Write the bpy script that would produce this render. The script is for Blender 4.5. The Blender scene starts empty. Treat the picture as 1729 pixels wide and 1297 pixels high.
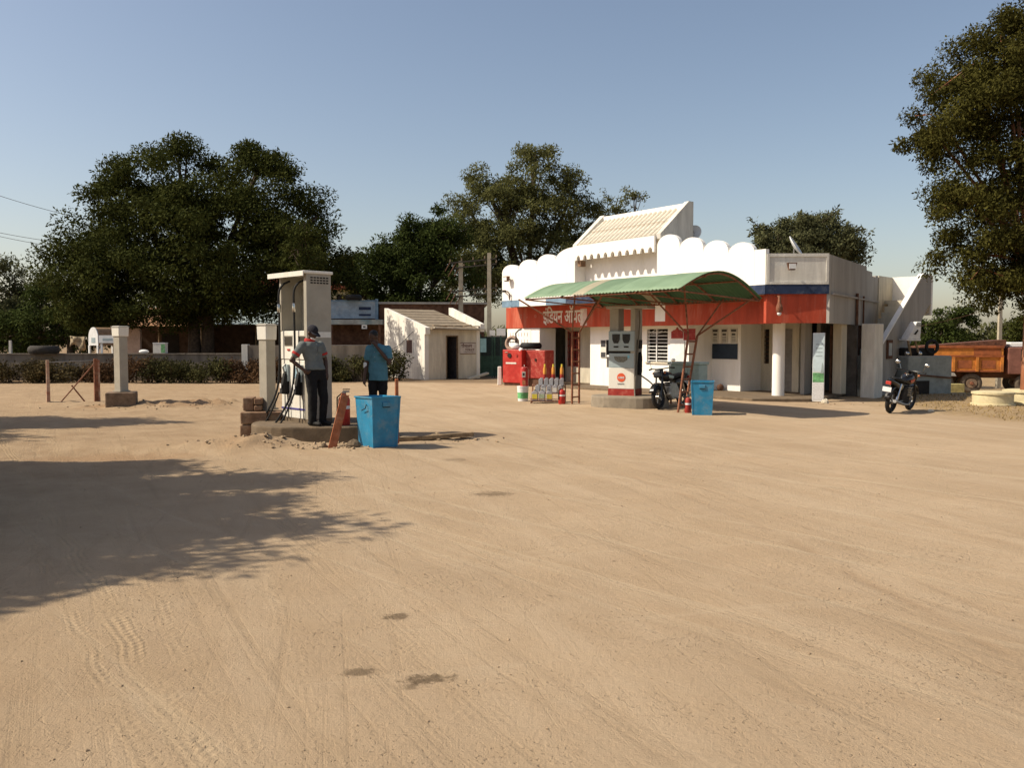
import bpy, bmesh, math, random
import numpy as np
from mathutils import Vector, Matrix
R = math.radians
random.seed(7); np.random.seed(7)
sc = bpy.context.scene
COL = sc.collection

# ------------------------------------------------------------------ camera
CAM_H = 1.75
FPX = 1440.0                       # focal length in photograph pixels (1729 wide)
PITCH = math.atan(74.5 / FPX)
cam = bpy.data.objects.new('camera', bpy.data.cameras.new('camera'))
COL.objects.link(cam); sc.camera = cam
cam.data.sensor_width = 36.0
cam.data.lens = 36.0 * FPX / 1729.0
cam.data.clip_start = 0.05; cam.data.clip_end = 6000
cam.location = (0, 0, CAM_H)
cam.rotation_euler = (R(90) - PITCH, 0, 0)

# ------------------------------------------------------------------ sky and sun
SUN_EL, SUN_AZ = 45.0, 7.0         # light travels towards +x, turned SUN_AZ degrees towards +y
world = bpy.data.worlds.new('World'); sc.world = world; world.use_nodes = True
wn = world.node_tree; wn.nodes.clear()
sky = wn.nodes.new('ShaderNodeTexSky'); sky.sky_type = 'NISHITA'; sky.sun_disc = False
sky.sun_elevation = R(SUN_EL); sky.sun_rotation = R(-90 - SUN_AZ)
sky.altitude = 0; sky.air_density = 1.0; sky.dust_density = 1.6; sky.ozone_density = 1.6
bg = wn.nodes.new('ShaderNodeBackground'); bg.inputs[1].default_value = 0.113
wo = wn.nodes.new('ShaderNodeOutputWorld')
tint = wn.nodes.new('ShaderNodeMix'); tint.data_type = 'RGBA'; tint.blend_type = 'MULTIPLY'; tint.inputs[0].default_value = 1.0; tint.inputs[7].default_value = (1.19, 1.05, 0.94, 1)   # dusty winter haze
wn.links.new(sky.outputs[0], tint.inputs[6]); wn.links.new(tint.outputs[2], bg.inputs[0]); wn.links.new(bg.outputs[0], wo.inputs[0])
sun = bpy.data.objects.new('sun', bpy.data.lights.new('sun', 'SUN')); COL.objects.link(sun)
sun.data.energy = 5.0; sun.data.angle = R(0.53); sun.data.color = (1.0, 0.89, 0.72)
sd = Vector((math.cos(R(SUN_EL)) * math.cos(R(SUN_AZ)), math.cos(R(SUN_EL)) * math.sin(R(SUN_AZ)), -math.sin(R(SUN_EL))))
sun.rotation_euler = sd.to_track_quat('-Z', 'Y').to_euler(); sun.location = (-30, -5, 40)
sc.view_settings.view_transform = 'Standard'; sc.view_settings.look = 'None'
sc.view_settings.exposure = 0.27; sc.view_settings.gamma = 1.0
try: sc.view_settings.use_curve_mapping = False
except Exception: pass
try:
    sc.cycles.max_bounces = 6; sc.cycles.transparent_max_bounces = 8; sc.cycles.use_denoising = True
except Exception: pass

# ------------------------------------------------------------------ survey helpers
def at(px, py, Y):
    """a point seen at (px,py) in the photograph, standing at distance Y from the camera"""
    u = (px - 864.5) / FPX; v = (648.5 - py) / FPX
    d = Vector((u, math.cos(PITCH) + v * math.sin(PITCH), -math.sin(PITCH) + v * math.cos(PITCH)))
    return Vector((0, 0, CAM_H)) + d * (Y / d.y)
def gr(px, py):
    """a point of flat ground"""
    u = (px - 864.5) / FPX; v = (648.5 - py) / FPX
    d = Vector((u, math.cos(PITCH) + v * math.sin(PITCH), -math.sin(PITCH) + v * math.cos(PITCH)))
    return Vector((0, 0, CAM_H)) + d * (CAM_H / -d.z)
def sst(a, b, x):
    t = np.clip((x - a) / (b - a), 0, 1); return t * t * (3 - 2 * t)

# ------------------------------------------------------------------ materials
MATS = {}
def pm(name, col, rough=0.8, var=0.12, scale=6.0, bump=0.0, bscale=40.0, dirt=None, damt=0.0, dscale=3.0,
       metal=0.0, spec=0.3, streak=False, col2=None, stretch=None):
    """procedural paint/plaster/metal: base colour, cloudy variation, dirt patches, fine relief"""
    if name in MATS: return MATS[name]
    m = bpy.data.materials.new(name); m.use_nodes = True; nt = m.node_tree; N = nt.nodes; L = nt.links
    b = N['Principled BSDF']; b.inputs['Roughness'].default_value = rough; b.inputs['Metallic'].default_value = metal
    b.inputs['Specular IOR Level'].default_value = spec
    tc = N.new('ShaderNodeTexCoord'); mp = N.new('ShaderNodeMapping'); L.new(tc.outputs['Object'], mp.inputs[0])
    if streak: mp.inputs['Scale'].default_value = (1, 1, 0.18)
    if stretch: mp.inputs['Scale'].default_value = stretch
    n1 = N.new('ShaderNodeTexNoise'); n1.inputs['Scale'].default_value = scale; n1.inputs['Detail'].default_value = 6
    n1.inputs['Roughness'].default_value = 0.65; L.new(mp.outputs[0], n1.inputs[0])
    r1 = N.new('ShaderNodeValToRGB'); L.new(n1.outputs[0], r1.inputs[0])
    c2 = col2 if col2 else tuple(c * (1 - 2.2 * var) for c in col)
    r1.color_ramp.elements[0].position = 0.3; r1.color_ramp.elements[0].color = (*c2, 1)
    r1.color_ramp.elements[1].position = 0.65; r1.color_ramp.elements[1].color = (*[min(1, c * (1 + var)) for c in col], 1)
    out = r1.outputs[0]
    if dirt is not None:
        n2 = N.new('ShaderNodeTexNoise'); n2.inputs['Scale'].default_value = dscale; n2.inputs['Detail'].default_value = 9
        n2.inputs['Roughness'].default_value = 0.72; L.new(mp.outputs[0], n2.inputs[0])
        r2 = N.new('ShaderNodeValToRGB'); L.new(n2.outputs[0], r2.inputs[0])
        r2.color_ramp.elements[0].position = 0.5; r2.color_ramp.elements[0].color = (0, 0, 0, 1)
        r2.color_ramp.elements[1].position = 0.72; r2.color_ramp.elements[1].color = (damt, damt, damt, 1)
        mx = N.new('ShaderNodeMix'); mx.data_type = 'RGBA'; L.new(r2.outputs[0], mx.inputs[0]); L.new(out, mx.inputs[6])
        mx.inputs[7].default_value = (*dirt, 1); out = mx.outputs[2]
    L.new(out, b.inputs['Base Color'])
    if bump > 0:
        n3 = N.new('ShaderNodeTexNoise'); n3.inputs['Scale'].default_value = bscale; n3.inputs['Detail'].default_value = 4
        L.new(tc.outputs['Object'], n3.inputs[0])
        bp = N.new('ShaderNodeBump'); bp.inputs['Strength'].default_value = bump; bp.inputs['Distance'].default_value = 0.02
        L.new(n3.outputs[0], bp.inputs['Height']); L.new(bp.outputs[0], b.inputs['Normal'])
    MATS[name] = m; return m

def leafmat(name, c1, c2, trans=0.25):
    m = bpy.data.materials.new(name); m.use_nodes = True; nt = m.node_tree; N = nt.nodes; L = nt.links
    N.clear(); o = N.new('ShaderNodeOutputMaterial')
    g = N.new('ShaderNodeNewGeometry'); r = N.new('ShaderNodeValToRGB'); L.new(g.outputs['Random Per Island'], r.inputs[0])
    e1 = tuple(a * .72 + b * .28 for a, b in zip(c1, c2)); e2 = tuple(a * .28 + b * .72 for a, b in zip(c1, c2))
    r.color_ramp.elements[0].color = (*e1, 1); r.color_ramp.elements[1].color = (*e2, 1)
    tc = N.new('ShaderNodeTexCoord'); n = N.new('ShaderNodeTexNoise'); n.inputs['Scale'].default_value = 0.7; n.inputs['Detail'].default_value = 3
    L.new(tc.outputs['Object'], n.inputs[0])
    hs = N.new('ShaderNodeHueSaturation'); L.new(r.outputs[0], hs.inputs['Color'])
    mr = N.new('ShaderNodeMapRange'); mr.inputs[1].default_value = 0.3; mr.inputs[2].default_value = 0.7; mr.inputs[3].default_value = 0.7; mr.inputs[4].default_value = 1.3
    L.new(n.outputs[0], mr.inputs[0]); L.new(mr.outputs[0], hs.inputs['Value'])
    d = N.new('ShaderNodeBsdfPrincipled'); d.inputs['Roughness'].default_value = 0.85; d.inputs['Specular IOR Level'].default_value = 0.04
    t = N.new('ShaderNodeBsdfTranslucent'); L.new(hs.outputs[0], d.inputs['Base Color']); L.new(hs.outputs[0], t.inputs[0])
    mx = N.new('ShaderNodeMixShader'); mx.inputs[0].default_value = trans
    L.new(d.outputs[0], mx.inputs[1]); L.new(t.outputs[0], mx.inputs[2]); L.new(mx.outputs[0], o.inputs[0])
    return m

# ------------------------------------------------------------------ mesh builder
class MB:
    def __init__(s): s.v = []; s.f = []
    def add(s, vs, fs):
        o = len(s.v); s.v += [tuple(v) for v in vs]; s.f += [tuple(i + o for i in f) for f in fs]; return s
    def hexa(s, p):     # p: 4 bottom + 4 top corners
        return s.add(p, [(3, 2, 1, 0), (4, 5, 6, 7), (0, 1, 5, 4), (1, 2, 6, 5), (2, 3, 7, 6), (3, 0, 4, 7)])
    def box(s, x0, x1, y0, y1, z0, z1):
        return s.hexa([(x0, y0, z0), (x1, y0, z0), (x1, y1, z0), (x0, y1, z0), (x0, y0, z1), (x1, y0, z1), (x1, y1, z1), (x0, y1, z1)])
    def frustum(s, w0, d0, w1, d1, z0, z1, cx=0, cy=0):
        a, b, c, d = w0 / 2, d0 / 2, w1 / 2, d1 / 2
        return s.hexa([(cx - a, cy - b, z0), (cx + a, cy - b, z0), (cx + a, cy + b, z0), (cx - a, cy + b, z0),
                       (cx - c, cy - d, z1), (cx + c, cy - d, z1), (cx + c, cy + d, z1), (cx - c, cy + d, z1)])
    def seg(s, p0, p1, th, z0, z1, off=0.0):    # upright wall from p0 to p1, th to the left of the direction
        a = Vector((p0[0], p0[1])); b = Vector((p1[0], p1[1])); t = (b - a).normalized(); n = Vector((-t.y, t.x))
        a2 = a + n * (off + th); b2 = b + n * (off + th); a = a + n * off; b = b + n * off
        return s.hexa([(a.x, a.y, z0), (b.x, b.y, z0), (b2.x, b2.y, z0), (a2.x, a2.y, z0), (a.x, a.y, z1), (b.x, b.y, z1), (b2.x, b2.y, z1), (a2.x, a2.y, z1)])
    def bar(s, p0, p1, w, h=None, up=(0, 0, 1)):
        h = h or w; p0 = Vector(p0); p1 = Vector(p1); t = (p1 - p0).normalized(); u = Vector(up)
        if abs(t.dot(u)) > 0.95: u = Vector((1, 0, 0)) if abs(t.x) < 0.9 else Vector((0, 1, 0))
        a = t.cross(u).normalized(); b = a.cross(t).normalized(); c = []
        for p in (p0, p1):
            for i, j in ((-1, -1), (1, -1), (1, 1), (-1, 1)): c.append(p + a * (i * w / 2) + b * (j * h / 2))
        return s.hexa(c)
    def prism(s, poly, ext, axis='z', a0=0.0):
        """poly: 2D outline, extruded along axis from a0 to a0+ext"""
        def P(u, v, w):
            return {'z': (u, v, w), 'y': (u, w, v), 'x': (w, u, v)}[axis]
        n = len(poly); vs = [P(u, v, a0) for u, v in poly] + [P(u, v, a0 + ext) for u, v in poly]
        fs = [tuple(range(n - 1, -1, -1)), tuple(range(n, 2 * n))] + [(i, (i + 1) % n, (i + 1) % n + n, i + n) for i in range(n)]
        return s.add(vs, fs)
    def tube(s, pts, rad, n=10, caps=True, flat=1.0):
        pts = [Vector(p) for p in pts]; m = len(pts)
        rads = list(rad) if hasattr(rad, '__len__') else [rad] * m
        o = len(s.v); ref = None
        for i, p in enumerate(pts):
            t = (pts[min(i + 1, m - 1)] - pts[max(i - 1, 0)])
            t = t.normalized() if t.length > 1e-9 else Vector((0, 0, 1))
            if ref is None: ref = Vector((0, 0, 1)) if abs(t.z) < 0.9 else Vector((1, 0, 0))
            a = t.cross(ref)
            if a.length < 1e-4: ref = Vector((0, 1, 0)); a = t.cross(ref)
            a.normalize(); b = a.cross(t).normalized(); ref = b
            for k in range(n):
                an = 2 * math.pi * k / n; q = p + a * (math.cos(an) * rads[i]) + b * (math.sin(an) * rads[i] * flat)
                s.v.append(tuple(q))
        for i in range(m - 1):
            for k in range(n):
                k2 = (k + 1) % n; s.f.append((o + i * n + k, o + i * n + k2, o + (i + 1) * n + k2, o + (i + 1) * n + k))
        if caps:
            s.f.append(tuple(o + k for k in range(n - 1, -1, -1))); s.f.append(tuple(o + (m - 1) * n + k for k in range(n)))
        return s
    def lathe(s, prof, n=20, c=(0, 0, 0), axis='z'):
        o = len(s.v); m = len(prof)
        for r, z in prof:
            for k in range(n):
                a = 2 * math.pi * k / n; x, y = r * math.cos(a), r * math.sin(a)
                q = {'z': (x, y, z), 'y': (x, z, y), 'x': (z, x, y)}[axis]
                s.v.append((c[0] + q[0], c[1] + q[1], c[2] + q[2]))
        for i in range(m - 1):
            for k in range(n):
                k2 = (k + 1) % n; f = (o + i * n + k, o + i * n + k2, o + (i + 1) * n + k2, o + (i + 1) * n + k); s.f.append(f)
        s.f.append(tuple(o + k for k in range(n - 1, -1, -1))); s.f.append(tuple(o + (m - 1) * n + k for k in range(n)))
        return s
    def torus(s, c, Rr, r, n=28, m=10, axis='y', sq=1.0):
        o = len(s.v)
        for i in range(n):
            a = 2 * math.pi * i / n
            for j in range(m):
                b = 2 * math.pi * j / m; rr = Rr + r * math.cos(b); h = r * math.sin(b) * sq
                q = {'y': (rr * math.cos(a), h, rr * math.sin(a)), 'z': (rr * math.cos(a), rr * math.sin(a), h), 'x': (h, rr * math.cos(a), rr * math.sin(a))}[axis]
                s.v.append((c[0] + q[0], c[1] + q[1], c[2] + q[2]))
        for i in range(n):
            for j in range(m):
                i2, j2 = (i + 1) % n, (j + 1) % m; s.f.append((o + i * m + j, o + i2 * m + j, o + i2 * m + j2, o + i * m + j2))
        return s
    def ball(s, c, rx, ry=None, rz=None, n=14, m=9):
        ry = ry or rx; rz = rz or rx
        prof = [(max(1e-4, math.sin(math.pi * i / m)), -math.cos(math.pi * i / m)) for i in range(m + 1)]
        t = MB().lathe(prof, n); return s.add([(c[0] + v[0] * rx, c[1] + v[1] * ry, c[2] + v[2] * rz) for v in t.v], t.f)
    def mesh(s, name, mat, smooth=False):
        me = bpy.data.meshes.new(name); me.from_pydata(s.v, [], s.f)
        bm = bmesh.new(); bm.from_mesh(me); bmesh.ops.recalc_face_normals(bm, faces=bm.faces); bm.to_mesh(me); bm.free()
        if mat: me.materials.append(mat)
        if smooth:
            for p in me.polygons: p.use_smooth = True
            try: me.set_sharp_from_angle(angle=R(40))
            except Exception: pass
        return me
    def build(s, name, mat, parent=None, smooth=False, bev=0.0, loc=None, rz=None):
        o = bpy.data.objects.new(name, s.mesh(name, mat, smooth)); COL.objects.link(o)
        if parent is not None: o.parent = parent
        if loc is not None: o.location = loc
        if rz is not None: o.rotation_euler.z = rz
        if bev > 0:
            b = o.modifiers.new('bevel', 'BEVEL'); b.width = bev; b.segments = 2; b.limit_method = 'ANGLE'; b.angle_limit = R(40)
        return o
def tag(o, label=None, cat=None, group=None, kind=None):
    if label: o['label'] = label
    if cat: o['category'] = cat
    if group: o['group'] = group
    if kind: o['kind'] = kind
    return o
def thing(name, label, cat, loc=(0, 0, 0), rz=0.0, group=None):
    o = bpy.data.objects.new(name, None); COL.objects.link(o); o.location = loc; o.rotation_euler = (0, 0, rz)
    o.empty_display_size = 0.2; return tag(o, label, cat, group)
def copy_tree(o, parent=None):
    kids = [c for c in COL.objects if c.parent == o]
    c = o.copy(); COL.objects.link(c); c.parent = parent
    for k in kids: copy_tree(k, c)
    return c
def lettering(name, txt, size, mat, parent, loc, rot=(R(90), 0, 0), extrude=0.004, ax='LEFT', bold=0.0, sx=1.0):
    cu = bpy.data.curves.new(name, 'FONT'); cu.body = txt; cu.size = size; cu.extrude = extrude; cu.align_x = ax; cu.offset = bold
    cu.resolution_u = 3
    o = bpy.data.objects.new(name, cu); COL.objects.link(o)
    dg = bpy.context.evaluated_depsgraph_get(); me = bpy.data.meshes.new_from_object(o.evaluated_get(dg))
    bpy.data.objects.remove(o); me.materials.clear(); me.materials.append(mat)
    m = bpy.data.objects.new(name, me); COL.objects.link(m); m.parent = parent; m.location = loc; m.rotation_euler = rot; m.scale.x = sx
    return m
def npmesh(name, V, F, mat, smooth=False):
    """fast mesh from numpy arrays; F is (n,4) or (n,3)"""
    me = bpy.data.meshes.new(name); n, k = F.shape
    me.vertices.add(len(V)); me.vertices.foreach_set('co', V.astype(np.float32).ravel())
    me.loops.add(n * k); me.loops.foreach_set('vertex_index', F.astype(np.int32).ravel())
    me.polygons.add(n); me.polygons.foreach_set('loop_start', np.arange(0, n * k, k, dtype=np.int32))
    me.polygons.foreach_set('loop_total', np.full(n, k, dtype=np.int32))
    me.update(calc_edges=True)
    if mat: me.materials.append(mat)
    if smooth: me.polygons.foreach_set('use_smooth', np.ones(n, dtype=bool))
    return me
def link(name, me, parent=None):
    o = bpy.data.objects.new(name, me); COL.objects.link(o); o.parent = parent; return o

# ------------------------------------------------------------------ shared materials
WHITE = pm('whitewash', (0.84, 0.82, 0.77), 0.9, 0.03, 3, 0.12, 30, dirt=(0.60, 0.54, 0.44), damt=0.3, dscale=1.6, streak=True)
WHITEOLD = pm('old whitewash', (0.62, 0.60, 0.54), 0.9, 0.10, 4, 0.25, 25, dirt=(0.30, 0.27, 0.22), damt=0.6, dscale=2.2, streak=True)
CREAM = pm('cream plaster', (0.58, 0.53, 0.42), 0.9, 0.09, 4, 0.2, 25, dirt=(0.30, 0.24, 0.17), damt=0.5, dscale=1.8, streak=True)
GREYPL = pm('grey plaster', (0.36, 0.34, 0.31), 0.92, 0.12, 3, 0.25, 30, dirt=(0.13, 0.12, 0.11), damt=0.7, dscale=1.5, streak=True)
BLUEGREY = pm('blue grey wash', (0.29, 0.31, 0.29), 0.9, 0.12, 3, 0.2, 30, dirt=(0.12, 0.13, 0.13), damt=0.5, dscale=2)
REDP = pm('red wall paint', (0.42, 0.060, 0.026), 0.75, 0.14, 3, 0.12, 30, dirt=(0.52, 0.24, 0.16), damt=0.6, dscale=1.7, streak=True)
BLUEP = pm('dark blue wall paint', (0.018, 0.032, 0.075), 0.7, 0.15, 4, 0.1, 30, dirt=(0.30, 0.33, 0.36), damt=0.3, dscale=3)
PALEBLUE = pm('faded blue wall paint', (0.16, 0.25, 0.34), 0.8, 0.15, 4)
CONC = pm('concrete', (0.155, 0.115, 0.075), 0.95, 0.15, 5, 0.4, 40, dirt=(0.14, 0.11, 0.08), damt=0.7, dscale=3)
CONCG = pm('grey concrete', (0.26, 0.22, 0.165), 0.95, 0.14, 5, 0.35, 35, dirt=(0.15, 0.13, 0.11), damt=0.6, dscale=2.5)
BRICK = pm('old brick', (0.22, 0.135, 0.085), 0.95, 0.2, 7, 0.4, 40, dirt=(0.36, 0.28, 0.19), damt=0.7, dscale=6)
BRICKD = pm('dark brick', (0.13, 0.065, 0.04), 0.95, 0.25, 5, 0.4, 30)
ENAMEL = pm('white enamel', (0.72, 0.70, 0.63), 0.45, 0.05, 4, 0.0, dirt=(0.40, 0.34, 0.25), damt=0.5, dscale=4, streak=True, spec=0.5)
ENAMELG = pm('dusty grey enamel', (0.34, 0.315, 0.26), 0.55, 0.06, 4, dirt=(0.28, 0.24, 0.18), damt=0.4, dscale=3, spec=0.4)
PANELB = pm('pale blue grey panel', (0.33, 0.40, 0.42), 0.5, 0.06, 4, dirt=(0.25, 0.24, 0.2), damt=0.3, dscale=4)
BLACK = pm('black rubber', (0.012, 0.012, 0.012), 0.7, 0.2, 10)
BLACKG = pm('black gloss paint', (0.010, 0.010, 0.011), 0.28, 0.2, 10, spec=0.5)
DARK = pm('dark interior', (0.03, 0.026, 0.022), 0.95, 0.2, 4)
DGLASS = pm('dark glass', (0.015, 0.016, 0.018), 0.12, 0.1, 4, spec=0.6)
CHROME = pm('chrome', (0.6, 0.6, 0.58), 0.22, 0.05, 10, metal=1.0)
STEEL = pm('dull steel', (0.35, 0.34, 0.32), 0.45, 0.15, 10, metal=0.8)
RUST = pm('rusty red oxide pipe', (0.22, 0.085, 0.045), 0.8, 0.25, 12, 0.2, 60, dirt=(0.33, 0.20, 0.13), damt=0.7, dscale=9)
ORANGE = pm('red oxide orange paint', (0.42, 0.13, 0.05), 0.75, 0.18, 9, 0.1, 50, dirt=(0.50, 0.36, 0.24), damt=0.5, dscale=8)
BLUEBIN = pm('blue enamel sheet', (0.020, 0.20, 0.36), 0.5, 0.10, 4, 0.08, 9, dirt=(0.20, 0.25, 0.25), damt=0.6, dscale=5, spec=0.4)
REDG = pm('red gloss paint', (0.42, 0.022, 0.015), 0.42, 0.12, 5, dirt=(0.35, 0.14, 0.10), damt=0.4, dscale=5, spec=0.4)
REDD = pm('dusty red paint', (0.33, 0.03, 0.022), 0.6, 0.15, 6, dirt=(0.35, 0.2, 0.14), damt=0.6, dscale=6)
GREENSH = None
PRINTK = pm('dark print', (0.05, 0.05, 0.055), 0.7, 0.1, 10)
PAPER = pm('printed paper', (0.62, 0.60, 0.54), 0.8, 0.06, 10)
SIGNW = pm('white sign paint', (0.72, 0.73, 0.72), 0.6, 0.05, 5, dirt=(0.45, 0.42, 0.36), damt=0.4, dscale=4)
WOOD = pm('weathered wood', (0.24, 0.17, 0.10), 0.9, 0.25, 10, 0.3, 50)
BARK = pm('bark', (0.075, 0.055, 0.038), 0.95, 0.3, 8, 0.6, 25)
SKIN = pm('brown skin', (0.070, 0.037, 0.024), 0.6, 0.08, 8, spec=0.35)
# ------------------------------------------------------------------ ground
def vnoise(x, y, seed=0):
    rs = np.random.RandomState(seed); T = rs.rand(256, 256)
    xi = np.floor(x).astype(int); yi = np.floor(y).astype(int); xf = x - xi; yf = y - yi
    u = xf * xf * (3 - 2 * xf); v = yf * yf * (3 - 2 * yf); g = lambda a, b: T[a % 256, b % 256]
    return (g(xi, yi) * (1 - u) + g(xi + 1, yi) * u) * (1 - v) + (g(xi, yi + 1) * (1 - u) + g(xi + 1, yi + 1) * u) * v - 0.5
def gauss(x, y, cx, cy, sx, sy, a=0.0):
    c, s = math.cos(a), math.sin(a); dx, dy = x - cx, y - cy
    u = (dx * c + dy * s) / sx; v = (-dx * s + dy * c) / sy
    return np.exp(-0.5 * (u * u + v * v))
def terrain(x, y):
    x = np.asarray(x, float); y = np.asarray(y, float)
    h = -0.85 * sst(26.5, 41, y) * sst(12.0, 15.0, x)
    near = sst(70, 30, y) * sst(60, 25, np.abs(x))
    h = h + near * (0.05 * vnoise(x * 0.35, y * 0.35, 1) + 0.022 * vnoise(x * 1.3, y * 1.3, 2) + 0.006 * vnoise(x * 4.1, y * 4.1, 3) + 0.004 * vnoise(x * 13, y * 13, 4))
    lump = 0.7 + 1.2 * np.clip(vnoise(x * 5, y * 5, 8) + 0.25, 0, 1) + 0.5 * vnoise(x * 13, y * 13, 9)
    h = h + 0.13 * gauss(x, y, -4.15, 13.75, 0.42, 0.2, 0.5) * lump + 0.025 * gauss(x, y, -3.3, 13.75, 0.6, 0.22) * lump
    h = h + 0.05 * gauss(x, y, -4.9, 13.6, 0.7, 0.45) * lump + 0.03 * gauss(x, y, -2.5, 13.55, 0.5, 0.15) * lump
    h = h - 0.10 * gauss(x, y, -6.4, 13.0, 1.3, 0.45) + 0.06 * gauss(x, y, -5.6, 13.8, 0.9, 0.3)
    h = h + 0.07 * gauss(x, y, -1.2, 14.9, 0.7, 0.18) * lump + 0.06 * gauss(x, y, -1.1, 15.7, 0.9, 0.3)
    h = h + 0.12 * gauss(x, y, -8.9, 22.2, 0.9, 0.4) * lump + 0.08 * gauss(x, y, -10.4, 22.0, 0.6, 0.3) * lump
    h = h + 0.10 * gauss(x, y, -7.5, 22.6, 0.7, 0.2) * lump + 0.05 * gauss(x, y, -12, 23.6, 1.2, 0.25) * lump
    return h
def tz(x, y): return float(terrain(np.array([x]), np.array([y]))[0])
def ground_mat():
    m = bpy.data.materials.new('sandy ground'); m.use_nodes = True; nt = m.node_tree; N = nt.nodes; L = nt.links
    b = N['Principled BSDF']; b.inputs['Roughness'].default_value = 0.95; b.inputs['Specular IOR Level'].default_value = 0.15
    geo = N.new('ShaderNodeNewGeometry'); P = geo.outputs['Position']
    def noise(scale, detail=5, rough=0.6, vec=None):
        n = N.new('ShaderNodeTexNoise'); n.inputs['Scale'].default_value = scale; n.inputs['Detail'].default_value = detail
        n.inputs['Roughness'].default_value = rough; L.new(vec or P, n.inputs[0]); return n.outputs[0]
    def ramp(v, a, b_, c0=0.0, c1=1.0):
        n = N.new('ShaderNodeMapRange'); n.interpolation_type = 'SMOOTHSTEP'
        n.inputs[1].default_value = a; n.inputs[2].default_value = b_; n.inputs[3].default_value = c0; n.inputs[4].default_value = c1; L.new(v, n.inputs[0]); return n.outputs[0]
    def math_(op, a, b_=None):
        n = N.new('ShaderNodeMath'); n.operation = op
        for i, q in enumerate((a, b_)):
            if q is None: continue
            if isinstance(q, (int, float)): n.inputs[i].default_value = q
            else: L.new(q, n.inputs[i])
        return n.outputs[0]
    def mix(f, a, b_):
        n = N.new('ShaderNodeMix'); n.data_type = 'RGBA'
        if isinstance(f, float): n.inputs[0].default_value = f
        else: L.new(f, n.inputs[0])
        for i, q in ((6, a), (7, b_)):
            if isinstance(q, tuple): n.inputs[i].default_value = (*q, 1)
            else: L.new(q, n.inputs[i])
        return n.outputs[2]
    def mapped(loc, rot, scl):
        n = N.new('ShaderNodeMapping'); n.vector_type = 'TEXTURE'; n.inputs[1].default_value = loc; n.inputs[2].default_value = rot; n.inputs[3].default_value = scl
        L.new(P, n.inputs[0]); return n.outputs[0]
    def sep(v):
        n = N.new('ShaderNodeSeparateXYZ'); L.new(v, n.inputs[0]); return n.outputs
    col = mix(ramp(noise(0.35, 6), 0.32, 0.68), (0.345, 0.252, 0.160), (0.43, 0.325, 0.215))
    col = mix(ramp(noise(2.2, 6, 0.7), 0.35, 0.7, 0, 0.55), col, (0.40, 0.29, 0.18))
    col = mix(ramp(noise(9.0, 5, 0.7), 0.52, 0.75, 0, 0.35), col, (0.30, 0.215, 0.135))
    # wheel-swept bands: stretched noise round the turning circle and along the drive
    v1 = mapped((0, 0, 0), (0, 0, R(-70)), (6.0, 0.5, 1)); col = mix(ramp(noise(1.0, 4, 0.6, v1), 0.45, 0.75, 0, 0.45), col, (0.47, 0.365, 0.25))
    v2 = mapped((0, 0, 0), (0, 0, R(-38)), (8.0, 0.35, 1)); col = mix(ramp(noise(1.0, 4, 0.6, v2), 0.5, 0.8, 0, 0.4), col, (0.32, 0.23, 0.14))
    hgt = math_('MULTIPLY', noise(0.9, 3), 0.0)
    for rot, sx1, sy1, lo, amt, tone in ((-62, 5.0, 0.16, 0.50, 0.5, (0.32, 0.235, 0.148)), (-48, 7.0, 0.22, 0.52, 0.45, (0.47, 0.375, 0.255)), (12, 6.0, 0.3, 0.55, 0.4, (0.46, 0.36, 0.245)), (-78, 4.0, 0.10, 0.54, 0.4, (0.31, 0.225, 0.14)), (35, 5.0, 0.2, 0.58, 0.3, (0.33, 0.245, 0.155))):
        f = ramp(noise(1.0, 5, 0.65, mapped((rot * .37, rot * .11, 0), (0, 0, R(rot)), (sx1, sy1, 1))), lo, lo + 0.2, 0, amt)
        col = mix(f, col, tone); hgt = math_('ADD', hgt, math_('MULTIPLY', f, -0.010))
    vo = N.new('ShaderNodeTexVoronoi'); vo.feature = 'DISTANCE_TO_EDGE'; vo.inputs['Scale'].default_value = 1.6; vo.inputs['Randomness'].default_value = 1.0
    wv = N.new('ShaderNodeVectorMath'); wv.operation = 'ADD'; nn_ = N.new('ShaderNodeTexNoise'); nn_.inputs['Scale'].default_value = 2.5; nn_.inputs['Detail'].default_value = 6; L.new(P, nn_.inputs[0]); L.new(P, wv.inputs[0]); L.new(nn_.outputs['Color'], wv.inputs[1]); L.new(wv.outputs[0], vo.inputs['Vector'])
    crack = math_('MULTIPLY', ramp(vo.outputs['Distance'], 0.022, 0.0), ramp(noise(0.7, 4), 0.50, 0.62))
    col = mix(math_('MULTIPLY', crack, 0.2), col, (0.24, 0.17, 0.105)); hgt = math_('ADD', hgt, math_('MULTIPLY', crack, -0.004))
    sub = N.new('ShaderNodeVectorMath'); sub.operation = 'DISTANCE'; L.new(P, sub.inputs[0]); sub.inputs[1].default_value = (-21.2, 3, 0)
    rad = math_('ADD', sub.outputs['Value'], math_('MULTIPLY', noise(0.5, 2), 0.25))
    for r0, w, a in ((24.15, 0.10, 0.55), (24.55, 0.06, 0.3), (25.9, 0.12, 0.35), (26.3, 0.07, 0.25), (22.7, 0.1, 0.2)):
        d = math_('ABSOLUTE', math_('SUBTRACT', rad, r0)); f = ramp(d, w, 0.0, 0, a)
        f = math_('MULTIPLY', f, ramp(noise(1.3, 3), 0.35, 0.6))
        col = mix(f, col, (0.31, 0.215, 0.13)); g = math_('MULTIPLY', f, -0.012); hgt = math_('ADD', hgt, g)
    # grassy straw-coloured verge on the right, darker earth towards the hedge
    sx = sep(P)
    verge = math_('MULTIPLY', ramp(math_('ADD', sx[0], math_('MULTIPLY', noise(0.6, 4), 2.2)), 10.6, 12.2), ramp(math_('ADD', sx[1], math_('MULTIPLY', sx[0], 0.55)), 23.0, 25.5))
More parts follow.
